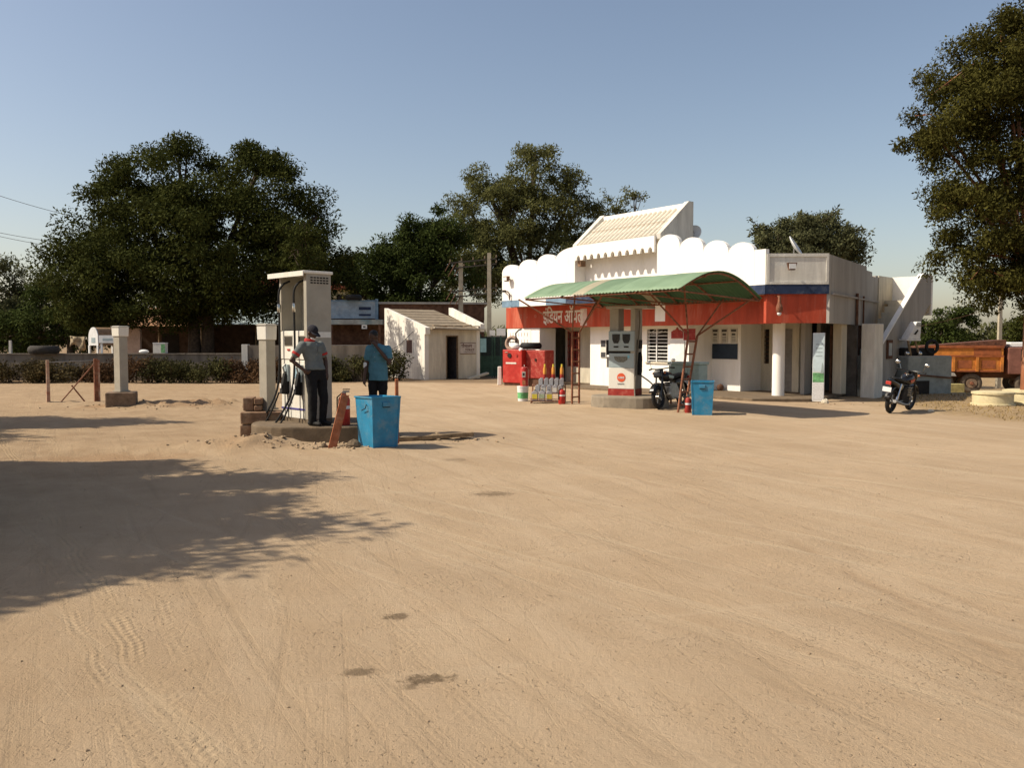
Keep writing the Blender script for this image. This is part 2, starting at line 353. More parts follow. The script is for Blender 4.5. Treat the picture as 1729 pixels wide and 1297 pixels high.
    col = mix(math_('MULTIPLY', verge, ramp(noise(5, 5, 0.7), 0.35, 0.65, 0.45, 1)), col, mix(ramp(noise(3, 5), 0.4, 0.6), (0.30, 0.21, 0.10), (0.24, 0.165, 0.085)))
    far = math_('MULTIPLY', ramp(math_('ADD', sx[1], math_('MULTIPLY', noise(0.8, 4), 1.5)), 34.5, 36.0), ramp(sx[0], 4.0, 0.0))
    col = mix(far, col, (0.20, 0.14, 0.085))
    soil_shade = ramp(math_('ADD', math_('ADD', sx[0], math_('MULTIPLY', sx[1], 0.12)), math_('MULTIPLY', math_('SUBTRACT', noise(0.45, 5, 0.65), 0.5), 5.0)), 0.2, -5.0, 0, 0.62)  # browner soil on the left, also painted darker to deepen the tree shade
    col = mix(soil_shade, col, mix(ramp(noise(1.7, 5, 0.7), 0.35, 0.65), (0.235, 0.155, 0.085), (0.33, 0.235, 0.14)))
    # oil stains: small irregular dark patches
    for (px, py, rx, ry, s) in ((670, 1038, 0.10, 0.085, 0.75), (722, 1143, 0.15, 0.075, 0.8), (606, 1130, 0.10, 0.07, 0.65), (695, 1155, 0.07, 0.05, 0.55), (830, 832, 0.28, 0.16, 0.55), (770, 776, 0.22, 0.2, 0.35), (930, 1000, 0.02, 0.03, .4), (1036, 945, 0.03, 0.02, .6)):
        c = gr(px, py); v = mapped((c.x, c.y, 0), (0, 0, 0.2), (rx, ry, 1)); q = sep(v)
        d = math_('SQRT', math_('ADD', math_('MULTIPLY', q[0], q[0]), math_('MULTIPLY', q[1], q[1])))
        d = math_('ADD', d, math_('MULTIPLY', math_('SUBTRACT', noise(1 / rx * 0.9 + 9, 6, 0.75), 0.5), 3.2))
        col = mix(ramp(d, 1.15, 0.35, 0, s), col, (0.085, 0.058, 0.034))
    # browner earth in the hollow beside the plinth and round the posts
    for (cx, cy, rx, ry, s) in ((-6.2, 12.9, 1.5, 0.5, 0.6), (-8.7, 22.2, 1.3, 0.6, 0.55), (-1.2, 15.6, 1.3, 0.5, 0.4), (-4.3, 13.6, 0.7, 0.4, 0.3), (-10.4, 21.9, 0.8, 0.4, 0.45)):
        v = mapped((cx, cy, 0), (0, 0, 0), (rx, ry, 1)); q = sep(v)
        d = math_('ADD', math_('ADD', math_('MULTIPLY', q[0], q[0]), math_('MULTIPLY', q[1], q[1])), math_('MULTIPLY', math_('SUBTRACT', noise(3.0, 5, 0.7), 0.5), 2.4))
        col = mix(ramp(d, 1.3, 0.1, 0, s), col, (0.27, 0.165, 0.088))
    # tyre treads in the near left
    for (px0, py0, px1, py1, w, amp) in ((205, 1060, 352, 1292, 0.085, 1.0), (150, 1090, 262, 1292, 0.06, 0.7), (330, 1120, 440, 1290, 0.06, 0.55), (560, 1290, 470, 1020, 0.06, 0.3), (900, 1290, 760, 1150, 0.1, 0.35)):
        a = gr(px0, py0); c = gr(px1, py1); ang = math.atan2(c.y - a.y, c.x - a.x)
        v = mapped((a.x, a.y, 0), (0, 0, ang), (1, 1, 1)); q = sep(v)
        wob = math_('MULTIPLY', math_('SUBTRACT', noise(0.8, 2), 0.5), 0.25)
        vv = math_('ADD', q[1], wob)
        band = ramp(math_('ABSOLUTE', vv), w * 1.15, w * 0.8, 0, amp)
        u2 = math_('ADD', q[0], math_('MULTIPLY', math_('ABSOLUTE', vv), 0.7))
        tr = math_('SINE', math_('MULTIPLY', u2, 2 * math.pi / 0.062)); rib = math_('SINE', math_('MULTIPLY', vv, 2 * math.pi / 0.05))
        t = math_('MULTIPLY', math_('MULTIPLY', math_('ADD', tr, rib), band), ramp(noise(2.4, 4, 0.7), 0.38, 0.62))
        hgt = math_('ADD', hgt, math_('MULTIPLY', t, 0.0038))
        col = mix(math_('MULTIPLY', band, 0.22), col, (0.37, 0.27, 0.16))
    L.new(col, b.inputs['Base Color'])
    fine = math_('ADD', math_('MULTIPLY', noise(24, 7, 0.75), 0.020), math_('MULTIPLY', noise(95, 5, 0.75), 0.009))
    pit = math_('MULTIPLY', ramp(noise(38, 3, 0.6), 0.58, 0.72, 0, -0.016), ramp(noise(1.1, 4), 0.42, 0.62)); col = mix(math_('MULTIPLY', pit, -22.0), col, (0.27, 0.195, 0.12)); L.new(col, b.inputs['Base Color'])
    hgt = math_('ADD', math_('ADD', hgt, fine), pit)
    bp = N.new('ShaderNodeBump'); bp.inputs['Strength'].default_value = 0.8; bp.inputs['Distance'].default_value = 1.0
    L.new(hgt, bp.inputs['Height']); L.new(bp.outputs[0], b.inputs['Normal'])
    return m
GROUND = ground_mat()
def geom(a, b, n, first):
    r = 1.0; lo, hi = 1.0001, 3.0
    for _ in range(60):
        r = (lo + hi) / 2; t = first * (r ** n - 1) / (r - 1)
        if t > b - a: hi = r
        else: lo = r
    return a + np.cumsum(first * r ** np.arange(n))
xr = geom(16, 2500, 36, 0.15)
xs = np.concatenate([-xr[::-1], np.linspace(-16, 16, 360), xr])
ys = np.concatenate([[-400, -100, -30, -10, -3, 0], np.arange(1.0, 12, 0.05), np.arange(12, 34, 0.10), geom(34, 3500, 50, 0.2)])
GX, GY = np.meshgrid(xs, ys); GZ = terrain(GX, GY)
nx, ny = len(xs), len(ys); idx = np.arange(nx * ny).reshape(ny, nx)
F = np.stack([idx[:-1, :-1], idx[:-1, 1:], idx[1:, 1:], idx[1:, :-1]], -1).reshape(-1, 4)
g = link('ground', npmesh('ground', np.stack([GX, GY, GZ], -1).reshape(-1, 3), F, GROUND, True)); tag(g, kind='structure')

# loose stones and clods lying about: nobody could count them
def pebbles():
    rs = np.random.RandomState(3); t = [(0, 0, 1), (.94, 0, .33), (-.47, .82, .33), (-.47, -.82, .33), (-.6, 0, -.5), (.3, .5, -.5), (.3, -.5, -.5)]
    b = MB()
    def one(x, y, s):
        a = rs.rand() * 6.28; c, q = math.cos(a), math.sin(a); z = tz(x, y)
        vs = [(x + s * ((v[0] * c - v[1] * q) * rs.uniform(.7, 1.2)), y + s * ((v[0] * q + v[1] * c) * rs.uniform(.7, 1.1)), z + s * 0.25 + s * .55 * v[2] * rs.uniform(.7, 1.2)) for v in t]
        b.add(vs, [(0, 1, 2), (0, 2, 3), (0, 3, 1), (1, 6, 5), (1, 5, 2), (2, 5, 4), (2, 4, 3), (3, 4, 6), (3, 6, 1), (4, 5, 6)])
    for _ in range(260): 
        y = 3.2 + 20 * rs.rand() ** 1.6; one((rs.rand() * 1.3 - .65) * y, y, rs.uniform(.004, .010) * (1 + .05 * y))
    for cx, cy, s, n in ((-3.6, 13.7, .5, 60), (-2.6, 13.5, .35, 40), (-1.3, 14.8, .5, 40), (-9.3, 21.6, .7, 40), (-7.6, 22.4, .8, 30), (-10.6, 22, .5, 30), (-4.6, 13.9, .5, 40), (9, 23.4, .8, 15)):
        for _ in range(n): one(cx + rs.randn() * s, cy + rs.randn() * s * .4, rs.uniform(.01, .045))
    return b
o = pebbles().build('loose_stones', pm('pebble', (0.34, 0.25, 0.16), 0.95, 0.3, 20)); tag(o, 'scattered small stones and clods on the sandy ground', 'stones', kind='stuff')

# ------------------------------------------------------------------ filling station building (local x along the front towards the camera, y inwards)
T = Vector((0.6, -0.8)); O = Vector((-0.39, 34.05))
shop = thing('station_building', 'white filling station building with scalloped parapet, red and blue band and tiled porch gable', 'building', (O.x, O.y, 0), math.atan2(-0.8, 0.6))
def loc2(wx, wy):
    d = Vector((wx, wy)) - O; return (d.x * 0.6 - d.y * 0.8, d.x * 0.8 + d.y * 0.6)
A0, A1, A2, A3, A4 = (0, 0), (12.5, 0), (13.61, 1.40), (11.43, 7.66), (0, 7.66)
b = MB().prism([(-0.6, 0.88), (11.9, 0.88), (12.4, 1.0), (13.3, 1.9), (11.36, 7.56), (-0.6, 7.56)], 0.14, 'z', 2.30); b.build('roof_slab', CREAM, shop)
b = MB().prism([(-0.1, -0.12), (12.2, -0.12), (13.2, 1.2), (12.75, 3.3), (11.3, 7.5), (-0.1, 7.5)], 0.5, 'z', -0.42); b.build('floor_plinth', CONC, shop, bev=0.02)
# red band and blue stripe, split where the paint changes
def band(name, x0, x1, z0, z1, m, y=0.0, th=0.15): MB().box(x0, x1, y, y + th, z0, z1).build(name, m, shop)
band('red_band', -0.75, 12.42, 2.22, 3.06, REDP, 0.75, 0.12)
MB().box(-0.02, 12.40, 0.155, 0.90, 3.062, 3.15).build('ledge_soffit', CREAM, shop)
band('blue_stripe', 0.0, 1.15, 3.04, 3.30, PALEBLUE, -0.012, 0.16); band('white_stripe', 1.15, 2.75, 3.04, 3.30, WHITE, -0.012, 0.16)
band('blue_stripe', 2.75, 3.9, 3.04, 3.30, PALEBLUE, -0.012, 0.16); band('blue_stripe', 3.9, 12.5, 3.04, 3.302, BLUEP, -0.012, 0.16)
band('white_patch', 3.84, 4.2, 2.27, 2.90, pm('pink faded paint', (0.66, 0.50, 0.44), 0.85, 0.1, 5), 0.742, 0.05)
band('white_patch', 7.58, 8.03, 2.36, 2.98, WHITE, 0.742, 0.05)
LET = pm('white lettering', (0.70, 0.66, 0.58), 0.8, 0.12, 9)
lettering('lettering', 'इंिडयन ऑयल', 0.70, LET, shop, (1.68, 0.744, 2.40), bold=0.012, sx=0.66, extrude=0.003)
GHO = pm('ghost lettering', (0.50, 0.20, 0.14), 0.85, 0.1, 9)
for xx_, ch in ((0.15, 'उ'), (0.6, '-'), (1.1, '०')): lettering('ghost_letter', ch, 0.30, GHO, shop, (xx_, 0.744, 2.58), extrude=0.003)
# parapet panels with round tops
def scallop(x0, x1, ztop, rise, y=0.0, th=0.15):
    pts = [(x0, 3.30), (x1, 3.30)]; n = 14
    for i in range(n + 1):
        a = math.pi * i / n; pts.append(((x0 + x1) / 2 + (x1 - x0) / 2 * math.cos(a), ztop - rise + rise * math.sin(a)))
    MB().prism(pts, th, 'y', y).build('parapet_panel', WHITE, shop)
for x0, x1, z in ((0.0, 1.10, 4.69), (1.10, 2.22, 4.81), (2.22, 3.34, 4.92)): scallop(x0, x1, z, 0.30)
pts = [(3.343, 3.30), (4.38, 3.30), (4.38, 5.06)] + [(4.30 - 0.957 * math.sin(R(90) * i / 8), 4.70 + 0.36 * math.cos(R(90) * i / 8)) for i in range(9)]
MB().prism(pts, 0.15, 'y', 0).build('parapet_panel', WHITE, shop)
for x0, x1, z in ((8.36, 9.30, 5.06), (9.30, 10.24, 4.88), (10.24, 11.18, 4.70), (11.18, 12.12, 4.56)): scallop(x0, x1, z, 0.33)
MB().box(12.123, 12.5, 0, 0.15, 3.30, 4.30).build('parapet_panel', WHITE, shop)
# porch gable: recessed wall, return wall, sloping tiled roof, scalloped valance
MB().box(4.24, 8.36, 0.50, 0.62, 3.30, 5.05).build('gable_wall', WHITE, shop)
MB().box(4.22, 4.378, 0.152, 0.50, 3.30, 5.02).build('gable_return', WHITE, shop)
MB().box(8.37, 8.52, 0.152, 0.50, 3.30, 4.9).build('gable_return', WHITE, shop)
EY, EZ, RY, RZ = 0.04, 5.02, 1.46, 6.12
for x0, x1 in ((4.22, 4.44), (8.28, 8.46)):
    MB().prism([(EY + .001, 4.98), (RY + .12, 4.4), (RY + .12, RZ + .16), (RY - .1, RZ + .16), (EY + .001, EZ + 0.12)], x1 - x0, 'x', x0).build('gable_side', WHITEOLD, shop)
MB().prism([(EY, EZ - .08), (RY, RZ - .1), (RY, RZ), (EY, EZ)], 3.84, 'x', 4.44).build('roof_deck', WHITEOLD, shop)
MB().box(4.46, 8.26, RY - .16, RY + .1, RZ - .12, RZ + .10).build('ridge_beam', WHITE, shop)
MB().box(4.445, 8.275, RY - .04, RY + .1, 4.4, RZ - .13).build('gable_back', GREYPL, shop)
TILE = pm('weathered roof tile', (0.62, 0.57, 0.47), 0.9, 0.12, 5, 0.2, 40, dirt=(0.36, 0.26, 0.17), damt=0.7, dscale=4)
ntr = 17; pitch = 3.80 / ntr
row = MB(); nseg = 7
for j in range(2):           # one row of lapped half-round tiles
    f0, f1 = j / 2, (j + 1) / 2 + 0.02
    pa = [(0.42 * pitch * math.cos(math.pi * k / nseg), 0.42 * pitch * math.sin(math.pi * k / nseg)) for k in range(nseg + 1)]
    ring = []
    for f, e in ((f0, 0.022), (f1, 0.002)):
        y = EY + (RY - .1 - EY) * f; z = EZ + (RZ - .08 - EZ) * f + e
        ring.append([(u, y - 0.6 * v, z + 0.8 * v) for u, v in pa])
    vs = ring[0] + ring[1]; n = nseg + 1
    row.add(vs, [(k, k + 1, k + 1 + n, k + n) for k in range(nseg)] + [tuple(range(n)), tuple(range(2 * n - 1, n - 1, -1))])
rme = row.mesh('roof_tile_row', TILE)
for i in range(ntr):
    q = link('roof_tile_row', rme, shop); q.location = (4.46 + pitch * (i + .5), 0, 0)
pts = [(4.445, EZ + .06), (8.275, EZ + .06)]; nn = 11; w = 3.83 / nn
pts = [(8.275, EZ + .06), (4.445, EZ + .06), (4.445, 4.56)]
for i in range(nn):
    x0 = 4.445 + i * w
    pts += [(x0 + w * .22, 4.56)] + [(x0 + w * .5 - w * .28 * math.cos(math.pi * k / 6), 4.56 + 0.17 * math.sin(math.pi * k / 6)) for k in range(1, 6)] + [(x0 + w * .78, 4.56)]
pts += [(8.275, 4.56)]
me_v = MB().prism(pts, 0.08, 'y', -0.05); me_v.build('valance', WHITE, shop)
MB().box(4.47, 4.62, 0.06, 0.3, 4.36, 4.56).build('bracket', BRICK, shop)
# corner panel and side wall
def cseg(name, p0, p1, z0, z1, m, th=0.15, off=0.0): MB().seg(p0, p1, th, z0, z1, off).build(name, m, shop)
cp1 = (13.60, 1.385)
cseg('red_band', (12.47, 0.10), (13.575, 1.43), 2.225, 3.055, REDP, 0.12); MB().box(12.34, 12.419, 0.16, 0.748, 2.226, 3.054).build('red_band', REDP, shop); MB().prism([(12.40, 0.05), (12.52, 0.16), (13.5, 1.40), (13.36, 1.75), (12.40, 0.80)], 0.07, 'z', 3.066).build('ledge_soffit', CREAM, shop); cseg('blue_stripe', (12.505, 0.004), cp1, 3.04, 3.30, BLUEP, 0.16, -0.012)
cseg('corner_panel', (12.51, 0.012), cp1, 3.305, 4.15, WHITEOLD)
t = (Vector(cp1) - Vector((12.51, .012))).normalized()
for a, bb, z0, z1 in ((0.02, 1.74, 4.08, 4.17), (0.02, 1.74, 3.31, 3.38), (0.02, 0.09, 3.38, 4.08), (1.67, 1.74, 3.38, 4.08)):
    p0 = Vector((12.51, .012)) + t * a; p1 = Vector((12.51, .012)) + t * bb; cseg('panel_border', p0, p1, z0, z1, WHITEOLD, 0.05, -0.022)
cseg('side_wall', (13.612, 1.41), (12.04, 5.92), 2.22, 4.14, GREYPL); cseg('side_wall', (12.04, 5.92), (11.75, 6.75), 2.222, 4.02, GREYPL); cseg('side_wall', (11.75, 6.75), A3, 2.224, 3.88, GREYPL)
cseg('ledge', (13.64, 1.5), (11.48, 7.6), 3.02, 3.07, GREYPL, 0.05, -0.05)
cseg('back_wall', A3, A4, 0.0, 3.95, GREYPL, 0.15); MB().box(-.74, -.6, .88, 7.5, 0.0, 3.4).build('end_wall', WHITEOLD, shop)
for px, z0, z1, rr in ((1440, 2.2, 3.2, .045), (1452, 2.2, 3.15, .03)):      # drain pipes on the side
    k = (px - 1398) / 85; p = Vector((13.612, 1.41)).lerp(Vector(A3), k); q = Vector((math.cos(R(-19)), math.sin(R(-19)))) * 0.07
    MB().tube([(p.x + q.x, p.y + q.y, z0), (p.x + q.x, p.y + q.y, z1)], rr, 10).build('drain_pipe', BRICKD, shop, True)
# walls under the slab
def wallx(name, x0, x1, y, th, z0, z1, ops, m):
    b = MB(); cur = x0
    for a, c, za, zb in sorted(ops):
        if a > cur: b.box(cur, a, y, y + th, z0, z1)
        if za > z0: b.box(a, c, y, y + th, z0, za)
        if zb < z1: b.box(a, c, y, y + th, zb, z1)
        cur = c
    if cur < x1: b.box(cur, x1, y, y + th, z0, z1)
    return b.build(name, m, shop)
MB().box(-.72, 1.42, 0.772, 1.6, 0.08, 2.218).build('pier', WHITE, shop, bev=0.03)
before = set(COL.objects)
wallx('wall', 4.55, 9.2, 0.65, 0.14, 0.08, 2.30, [(7.31, 8.27, 1.0, 2.12)], WHITE); MB().box(9.06, 9.199, 0.792, 1.8, 0.08, 2.299).build('wall_return', WHITE, shop)
DEEP = (-.92, 1.15, 0); deep = []
deep.append(wallx('wall', 9.98, 11.3, 0.65, 0.14, 0.08, 2.30, [(9.98, 10.10, .97, 2.12)], WHITE)); deep.append(wallx('wall', 9.2, 9.76, .65, .14, .08, 2.299, [], WHITE)); deep.append(wallx('wall', 9.76, 9.98, .652, .138, .08, 2.30, [(9.76, 9.98, .97, 2.12)], WHITE))
MB().box(4.41, 4.55, 0.65, 2.3, 0.08, 2.30).build('wall_return', WHITE, shop); deep.append(MB().box(11.16, 11.3, 0.792, 2.1, 0.08, 2.299).build('wall_return', WHITE, shop))
wallx('wall', 2.05, 4.41, 1.45, 0.14, 0.08, 2.30, [(2.2, 2.95, 0.7, 2.1), (3.55, 4.35, 0.081, 2.12)], CREAM)
deep.append(wallx('wall', 11.3, 12.75, 1.7, 0.14, 0.08, 2.30, [(11.42, 11.62, .97, 2.1), (12.05, 12.50, 0.081, 2.1)], CREAM))
b = MB(); b.seg((12.551, 2.1), (12.35, 2.75), .12, 0.08, 2.30); b.seg((12.35, 2.75), (12.1, 3.6), .12, 0.9, 1.0); b.seg((12.1, 3.6), (10.6, 7.5), .12, 0.08, 2.30); b.build('side_inner_wall', GREYPL, shop)
MB().box(0.2, 10.6, 3.9, 4.0, 0.08, 2.3).build('inner_wall', DARK, shop)
# openings
w = MB().box(2.22, 2.93, 1.50, 1.53, 0.72, 2.08).build('window', pm('red brown glazing', (0.12, 0.03, 0.025), 0.4, 0.2, 6), shop)
for i in range(5): MB().box(2.2 + i * .18, 2.225 + i * .18, 1.44, 1.47, .7, 2.1).build('bar', REDD, w)
for i in range(6): MB().box(2.2, 2.95, 1.425, 1.44, .72 + i * .26, .745 + i * .26).build('bar', REDD, w)
MB().box(3.56, 4.34, 1.55, 1.58, 0.085, 2.11).build('door', DARK, shop); MB().box(3.54, 3.60, 1.43, 1.5, 0.085, 2.11).build('door_frame', WOOD, shop)
w = MB().box(7.32, 8.26, 0.86, 0.88, 1.0, 2.12).build('window', DARK, shop)
for i in range(9): MB().box(7.31, 8.27, 0.685, 0.70, 1.04 + i * .12, 1.065 + i * .12).build('bar', SIGNW, w)
for i in range(4): MB().tube([(7.4 + i * .1, .67, 1.95), (7.7 + i * .16, .66, 2.1 - .02 * i)], .008, 6).build('bar', SIGNW, w)
MB().box(7.73, 7.77, 0.66, 0.684, 1.0, 2.12).build('mullion', SIGNW, w); MB().box(7.27, 8.31, 0.61, 0.66, .94, 1.0).build('sill', CREAM, w)
for x0, x1, y, yy in ((9.76, 10.10, .65, .78), (11.42, 11.62, 1.7, 1.8)):
    w = MB().box(x0 + .01, x1 - .01, yy - .03, yy, .97, 2.12).build('window', DARK, shop)
    deep.append(w)
    for i in range(8): MB().box(x0, x1, y + .02, y + .035, 1.0 + i * .14, 1.02 + i * .14).build('bar', BRICKD, w)
d = MB().box(12.06, 12.49, 1.74, 1.78, .09, 2.09).build('door', pm('grey door paint', (.23, .215, .2), .7, .1, 4), shop)
deep.append(d); MB().box(12.1, 12.14, 1.71, 1.74, 1.05, 1.2).build('door_handle', STEEL, d)
for q in set(COL.objects) - before:
    if q.parent == shop: q.location = (-.58 - .92, .6 + 1.15, 0) if q in deep else (-.58, .6, 0)
# columns
def column(wx, wy, r, z0, z1, m):
    x, y = loc2(wx, wy); MB().lathe([(r * 1.02, z0), (r, z0 + .05), (r, z1)], 24, (x, y, 0)).build('column', m, shop, True)
column(8.0, 25.6, 0.18, 0.08, 2.30, WHITE)
x, y = loc2(10.1, 26.3); MB().frustum(.30, .30, .30, .30, .08, 2.3, x, y).build('column', CREAM, shop, bev=.02)
x, y = loc2(10.95, 25.95); MB().frustum(.46, .46, .46, .46, -.02, 2.24, x, y).build('column', WHITEOLD, shop, bev=.02)
# staircase on the right flank
stm = WHITEOLD
F0 = Vector((11.02, 26.24)); U = Vector((0.72, 0.69)).normalized(); NL = Vector((-U.y, U.x))
def sp(s, l, z):
    p = F0 + U * s + NL * l; q = loc2(p.x, p.y); return (q[0], q[1], z)
def splate(poly, l0, l1):
    n = len(poly); vs = [sp(s, l0, z) for s, z in poly] + [sp(s, l1, z) for s, z in poly]
    return MB().add(vs, [tuple(range(n)), tuple(range(2 * n - 1, n - 1, -1))] + [(i, i + n, (i + 1) % n + n, (i + 1) % n) for i in range(n)])
st = splate([(0.0, -.05), (0.0, .95), (4.0, 3.95), (4.75, 3.95), (4.75, 3.02), (4.45, 2.82), (1.1, -.05)], 0, .12).build('staircase', GREYPL, shop)
splate([(4.0, 3.952), (4.75, 3.952), (4.75, 4.0), (3.98, 4.0), (-.02, 1.0), (0, .952)], -.02, .14).build('coping', WHITE, st)
splate([(-.16, -.05), (-.16, 2.2), (-.1, 2.2), (-.1, -.05)], .35, 1.2).build('stair_shade_panel', pm('dark shade plaster', (.12, .105, .09), .95, .2, 3, .2, 20), st)  # dark panels added for the shaded stores under the stairs, shade in their colour
splate([(-.35, -.05), (-.35, 2.2), (2.6, 2.2), (2.6, -.05)], 1.07, 1.13).build('stair_shade_panel', BRICKD, st)
for i in range(15): splate([(i * .267, i * .207 - .05), (i * .267, (i + 1) * .207), (i * .267 + .29, (i + 1) * .207), (i * .267 + .29, (i + 1) * .207 - .1)], .121, 1.05).build('step', CREAM, st)
splate([(4.0, 3.0), (4.0, 3.12), (4.9, 3.12), (4.9, 3.0)], .121, 1.3).build('landing', CREAM, st)
splate([(4.76, 2.6), (4.76, 3.97), (4.9, 3.97), (4.9, 2.6)], .0, 1.35).build('landing_wall', WHITE, st)
p0, p1 = loc2(12.64, 29.52), loc2(13.55, 30.5); MB().seg(p0, p1, .12, 1.2, 3.96).build('stair_wall', CREAM, shop)
b = splate([(1.15, 1.15), (1.15, 1.75), (1.52, 1.75), (1.52, 1.15)], -.06, -.002).build('meter_box', BRICKD, st)
splate([(1.21, 1.25), (1.21, 1.65), (1.46, 1.65), (1.46, 1.25)], -.068, -.062).build('meter_glass', pm('pale glass', (.35, .38, .38), .3, .1, 6), b)
# wall lamps
def flood(name, px, py, D, label, a=0):
    p = at(px, py, D); t_ = thing(name, label, 'lamp', p, a)
    MB().box(-.02, .02, -.02, .22, -.03, .03).build('bracket', STEEL, t_); MB().frustum(.16, .1, .26, .14, -.1, .1, 0, -.05).build('housing', BRICKD, t_)
    MB().box(-.09, .09, -.135, -.115, -.07, .07).build('lens', SIGNW, t_)
flood('flood_lamp', 857, 471, 33.55, 'small square flood lamp high on the left end of the white parapet', R(-50))
flood('flood_lamp', 1336, 450, 23.75, 'small dark flood lamp on the grey bordered corner panel', 0)
p = at(852, 492, 33.75); t_ = thing('wall_bracket', 'curved pipe bracket on white parapet just above the faded blue stripe', 'bracket', p)
MB().tube([(0, .2, 0), (0, -.12, 0), (.12, -.2, -.02), (.2, -.22, -.12), (.2, -.2, -.35)], .025, 8).build('pipe', BRICKD, t_, True)
MB().tube([(-.08, -.1, .0), (.05, -.14, .0)], .045, 8).build('lamp_head', DARK, t_, True)
# lantern hanging on the red band
p = at(1316, 518, 23.85); t_ = thing('wall_lantern', 'rusty bulb lantern hanging on the red band above the round column', 'lamp', p)
MB().lathe([(.04, .30), (.05, .1), (.09, .02), (.09, -.12), (.05, -.17)], 14).build('shade', RUST, t_, True); MB().ball((0, 0, -.19), .06).build('bulb', SIGNW, t_, True); MB().bar((0, 0, .3), (0, .3, .3), .03).build('arm', RUST, t_)
# dishes on the roof
def dish(px, py, D, r, label, yaw, pit):
    p = at(px, py, D); t_ = thing('satellite_dish', label, 'dish', p); n = 6
    prof = [(max(.002, r * i / n), .22 * r * (i / n) ** 2) for i in range(n + 1)] + [(r * (n - i) / n + .002, .22 * r * ((n - i) / n) ** 2 - .02) for i in range(n + 1)]
    d_ = MB().lathe(prof, 24).build('reflector', SIGNW, t_, True); d_.rotation_euler = (pit, 0, yaw)
    MB().tube([(0, 0, -.05), (0, .1, -1.0)], .03, 8).build('mast', STEEL, t_, True)
    MB().tube([(0, 0, 0), (-.3 * r, -.8 * r, .25 * r)], .015, 6).build('feed_arm', STEEL, t_)
dish(1172, 394, 28.6, .27, 'round cream satellite dish facing out above the right parapet', R(-35), R(72))
dish(1341, 417, 27.0, .36, 'pale satellite dish seen edge-on above the corner panel', R(62), R(58))
# posters and boards on the front
def onwall(name, label, cat, x0, x1, z0, z1, m, y=.62, th=.02, grp=None, dp=False):
    o_ = MB().box(x0, x1, y, y + th, z0, z1).build(name, m, None, bev=0)
    sx2, sy2 = (-1.5, 1.75) if dp else (-.58, .6); o_.location = (O.x + sx2 * .6 + sy2 * .8, O.y - sx2 * .8 + sy2 * .6, 0); o_.rotation_euler.z = math.atan2(-.8, .6); return tag(o_, label, cat, grp)
NAVY = pm('navy board', (.018, .032, .055), .6, .15, 4)
onwall('notice_board', 'plain dark navy board under the three posters', 'board', 10.15, 11.18, 1.12, 1.62, NAVY, dp=True)
for i, (x0, lab) in enumerate(((10.14, 'nearest the narrow dark window'), (10.52, 'in the middle of the three'), (10.90, 'nearest the round column'))):
    q = onwall('poster', 'cream printed poster over the navy board, ' + lab, 'poster', x0, x0 + .26, 1.64, 2.12, PAPER, dp=True)
    MB().box(x0 + .03, x0 + .23, .612, .6195, 2.02, 2.09).build('heading', PRINTK, q); MB().box(x0 + .06, x0 + .2, .612, .6195, 1.9, 1.96).build('heading', PRINTK, q)
    for k in range(4): MB().box(x0 + .05, x0 + .21, .614, .6195, 1.69 + k * .05, 1.705 + k * .05).build('text_line', PRINTK, q)
q = onwall('poster', 'tall bright white poster on the front wall behind the right ladder post', 'poster', 8.40, 9.02, .95, 1.72, SIGNW)
q2 = onwall('notice_board', 'small purple notice below the bright white poster', 'board', 8.5, 8.98, .74, .93, pm('purple print', (.16, .13, .26), .7, .1, 6), .6)
for k in range(2): MB().box(8.55, 8.93, .592, .5995, .79 + k * .06, .82 + k * .06).build('text_line', PAPER, q2)
q = onwall('wall_emblem', 'dark red pointed-top emblem board on the white wall right of the barred window', 'board', 8.45, 8.95, 1.80, 2.02, REDD)
MB().prism([(8.45, 2.02), (8.95, 2.02), (8.83, 2.08), (8.78, 2.08), (8.70, 2.17), (8.62, 2.08), (8.57, 2.08)], .02, 'y', .62).build('peak', REDD, q)
q = onwall('notice_board', 'small black and white notices beside the dark doorway', 'board', 5.0, 5.30, 1.1, 1.75, PAPER)
MB().box(5.03, 5.27, .612, .6195, 1.5, 1.73).build('picture', PRINTK, q); MB().box(5.03, 5.27, .612, .6195, 1.12, 1.3).build('picture', PRINTK, q)
q = onwall('wall_notice', 'columns of small dark print on the white pier behind the red cabinet', 'notice', .0, 1.45, 1.25, 2.15, WHITE, .162, .009)
rs = random.Random(4)
for i in range(7):
    for k in range(3): MB().box(.08 + i * .19, .115 + i * .19, .156, .1615, 1.32 + k * .28 + .04 * rs.random(), 1.48 + k * .28).build('text_line', pm('grey print', (.38, .36, .34), .9, .1, 9), q)
